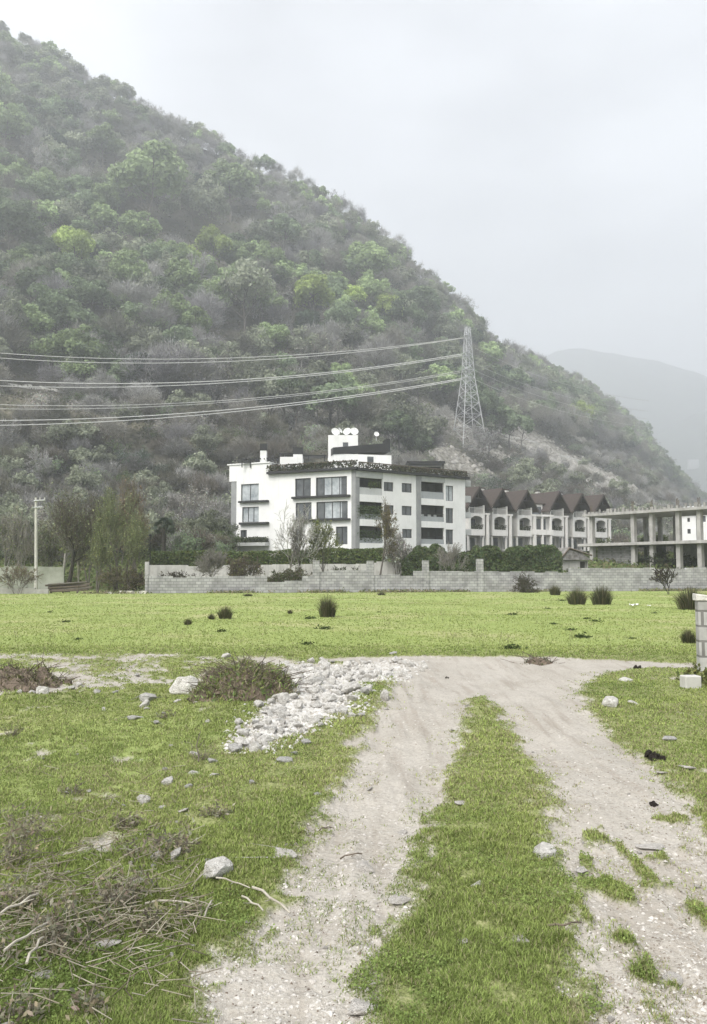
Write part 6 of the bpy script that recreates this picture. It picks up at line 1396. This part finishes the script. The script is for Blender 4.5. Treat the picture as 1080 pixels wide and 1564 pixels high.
# ------------------------------------------------------------------ turf
def blades(x, y, h, w_, col, lean, seed):
    r = np.random.default_rng(seed); n = len(x); z = full_ground_z(x, y); a = r.uniform(0, 6.28, n); t = np.abs(r.normal(0, lean, n)); b = np.stack([x, y, z - .004], -1)
    d = np.stack([np.cos(a) * np.sin(t), np.sin(a) * np.sin(t), np.cos(t)], -1); f = a + r.uniform(-.6, .6, n) + np.pi / 2; s = np.stack([np.cos(f), np.sin(f), np.zeros(n)], -1) * (w_ / 2)[:, None]
    m_ = b + d * (h * .55)[:, None]; e = b + d * h[:, None] + np.stack([np.cos(a), np.sin(a), -.5 * np.ones(n)], -1) * (h * .25)[:, None]
    Vv = np.stack([b - s, b + s, m_ + s * .8, m_ - s * .8, e], 1).reshape(-1, 3); k = (np.arange(n) * 5)[:, None]
    return Vv, [k + np.array([[0, 1, 2, 3]]), k + np.array([[3, 2, 4]])], np.repeat(col, 5, 0)
def turf(name, n, y0, y1, hmin, hmax, wk, seed, power, far=False):
    r = np.random.default_rng(seed); q = r.random(n); y = (y0 ** (1 - power) + q * (y1 ** (1 - power) - y0 ** (1 - power))) ** (1 / (1 - power)); x = r.uniform(-.49, .49, n) * (y + .3)
    d = dirt_at(x, y); clump = fbm(x * 5, y * 5, 131, 3); keep = (d < .04 - .12 * r.random(n) ** 2 + .03) & (clump > .16 + .24 * r.random(n) * (not far)); stray = (d < .3) & (r.random(n) < .13) & (clump > .52); k = keep | stray
    x, y, d, clump = x[k], y[k], d[k], clump[k]; n = len(x); t = tone_at(x, y)[:, None]; v = fbm(x * .9, y * .9, 141, 4)[:, None]; g = fbm(x * .45 + 9, y * .45, 151, 3)[:, None]
    lush = np.array((.178, .25, .072)) * (1 - v) + np.array((.40, .455, .155)) * v; lush = lush * (.75 + .5 * g); pale = np.array((.275, .335, .11)) * (1 - v) + np.array((.37, .415, .165)) * v
    c = lush * (1 - t) + pale * t; c = c * (r.uniform(.8, 1.15, (n, 1)) if far else r.uniform(.42, 1.45, (n, 1))); dry = r.random(n) < (.02 if far else .10 + .22 * (g[:, 0] > .54) + .12 * (d > -.12)); c[dry] = np.array((.40, .37, .22)) * r.uniform(.6, 1.1, (dry.sum(), 1))
    h = r.uniform(hmin, hmax, n) * (.6 + .9 * clump) * np.where(d > -.05, .6, 1) * (.75 + .6 * fbm(x * 1.3, y * 1.3, 161, 3)); w_ = np.maximum(wk * y, .0028) * r.uniform(.7, 1.3, n)
    Vv, F, cc = blades(x, y, h, w_, c, .75, seed + 1); tag(obj(name, np_data(name, Vv, F, M['blade'], False, cc)), kind='stuff')
turf('short_grass', 1100000, 2.2, 17.5, .012, .036, .0010, 1, 1.5)
turf('field_grass', 110000, 15.5, 60, .015, .05, .0014, 2, 1.3, True)

# broad leaved weeds and clover through the turf
r = np.random.default_rng(77); n = 260000; q = r.random(n); y = (2.2 ** -.5 + q * (16.5 ** -.5 - 2.2 ** -.5)) ** -2; x = r.uniform(-.49, .49, n) * (y + .3)
d = dirt_at(x, y); cl_ = fbm(x * 3.2, y * 3.2, 171, 3); k = (d < .03) & (cl_ > .50 + .12 * r.random(n)); x, y, cl_ = x[k], y[k], cl_[k]; n = len(x)
C = np.stack([x, y, full_ground_z(x, y) + r.uniform(.006, .03, n)], -1); lv, lf = leaves(C, np.stack([r.normal(0, .35, n), r.normal(0, .35, n), np.ones(n)], -1), np.maximum(.0085, .0013 * y), r, 1.3)
g = fbm(x * 1.1, y * 1.1, 181, 3)[:, None]; c = np.array((.13, .19, .06)) * (1 - g) + np.array((.27, .34, .11)) * g; c = c * r.uniform(.6, 1.35, (n, 1))
tag(obj('clover_leaves', np_data('clover_leaves', lv, lf, M['blade'], False, np.repeat(c, 4, 0))), kind='stuff')
# ------------------------------------------------------------------ light, air, camera
w = bpy.data.worlds.new('World'); scene.world = w; w.use_nodes = True
nt = w.node_tree; nt.nodes.clear()
def WN(t): return nt.nodes.new('ShaderNode' + t)
wl = nt.links.new
SUN_EL, SUN_AZ = math.radians(46), math.radians(215)      # azimuth from +Y, clockwise: behind the camera, a little to its left
sky = WN('TexSky'); sky.sky_type = 'NISHITA'; sky.sun_disc = False; sky.sun_elevation = SUN_EL; sky.sun_rotation = SUN_AZ; sky.air_density = 1.5; sky.dust_density = 4.0
hs_ = WN('HueSaturation'); hs_.inputs['Saturation'].default_value = 0.35; wl(sky.outputs[0], hs_.inputs['Color'])
tcw = WN('TexCoord'); spw = WN('SeparateXYZ'); wl(tcw.outputs['Generated'], spw.inputs[0])
cie = WN('MapRange'); cie.inputs['From Min'].default_value = 0; cie.inputs['From Max'].default_value = 1; cie.inputs['To Min'].default_value = 0.42; cie.inputs['To Max'].default_value = 1.0
wl(spw.outputs['Z'], cie.inputs['Value'])
nz = WN('TexNoise'); nz.inputs['Scale'].default_value = 1.7; nz.inputs['Detail'].default_value = 4; nz.inputs['Roughness'].default_value = 0.45
mpw = WN('Mapping'); mpw.inputs['Scale'].default_value = (1, 1, 2.2); wl(tcw.outputs['Generated'], mpw.inputs['Vector']); wl(mpw.outputs[0], nz.inputs['Vector'])
nr = WN('MapRange'); nr.inputs['From Min'].default_value = 0.38; nr.inputs['From Max'].default_value = 0.62; nr.inputs['To Min'].default_value = 0.5; nr.inputs['To Max'].default_value = 1.2
wl(nz.outputs['Fac'], nr.inputs['Value'])
pr = WN('Math'); pr.operation = 'MULTIPLY'; wl(cie.outputs['Result'], pr.inputs[0]); wl(nr.outputs['Result'], pr.inputs[1])
cl = WN('VectorMath'); cl.operation = 'SCALE'; cl.inputs[0].default_value = (9.6, 9.8, 10.15); wl(pr.outputs[0], cl.inputs['Scale'])
mxw = WN('Mix'); mxw.data_type = 'RGBA'; mxw.inputs['Factor'].default_value = 0.85; wl(hs_.outputs[0], mxw.inputs['A']); wl(cl.outputs[0], mxw.inputs['B'])
bg = WN('Background'); bg.inputs['Strength'].default_value = 0.1; wl(mxw.outputs['Result'], bg.inputs['Color'])
wo = WN('OutputWorld'); wl(bg.outputs[0], wo.inputs[0])

sun = bpy.data.lights.new('sun', 'SUN'); sun.energy = 4.9; sun.angle = math.radians(34); sun.color = (1.0, 0.96, 0.90)
so = obj('sun', sun); so.rotation_euler = (math.pi / 2 - SUN_EL, 0, math.pi - SUN_AZ)
sd = Vector((math.sin(SUN_AZ) * math.cos(SUN_EL), math.cos(SUN_AZ) * math.cos(SUN_EL), math.sin(SUN_EL)))
so.rotation_euler = sd.to_track_quat('Z', 'Y').to_euler()

# mist: one closed box of even air
hz = MB().box(-3300, -620, -3.2, 3300, 3200, 740).build('haze', bpy.data.materials.new('mist'))
hm_ = hz.data.materials[0]; hm_.use_nodes = True; hn = hm_.node_tree; hn.nodes.clear()
pv = hn.nodes.new('ShaderNodeVolumePrincipled'); pv.inputs['Density'].default_value = HAZE; pv.inputs['Color'].default_value = (0.895, 0.925, 0.985, 1)
pv.inputs['Anisotropy'].default_value = 0.35
ho = hn.nodes.new('ShaderNodeOutputMaterial'); hn.links.new(pv.outputs[0], ho.inputs['Volume'])
tag(hz, kind='stuff')

cam = bpy.data.cameras.new('camera'); co = obj('camera', cam)
cam.sensor_fit = 'VERTICAL'; cam.sensor_height = 24.0; cam.lens = FOC / PH * 24.0
cam.clip_start = 0.05; cam.clip_end = 6000
co.location = (0, 0, EYE); co.rotation_euler = (math.pi / 2 + TH, 0, 0)
scene.camera = co
scene.cycles.volume_bounces = 2; scene.cycles.max_bounces = 6; scene.cycles.diffuse_bounces = 3; scene.cycles.glossy_bounces = 2; scene.cycles.transparent_max_bounces = 8
scene.cycles.use_denoising = True
vs = scene.view_settings; vs.view_transform = 'Standard'; vs.look = 'None'; vs.gamma = 1; vs.use_curve_mapping = False; vs.exposure = EXPO
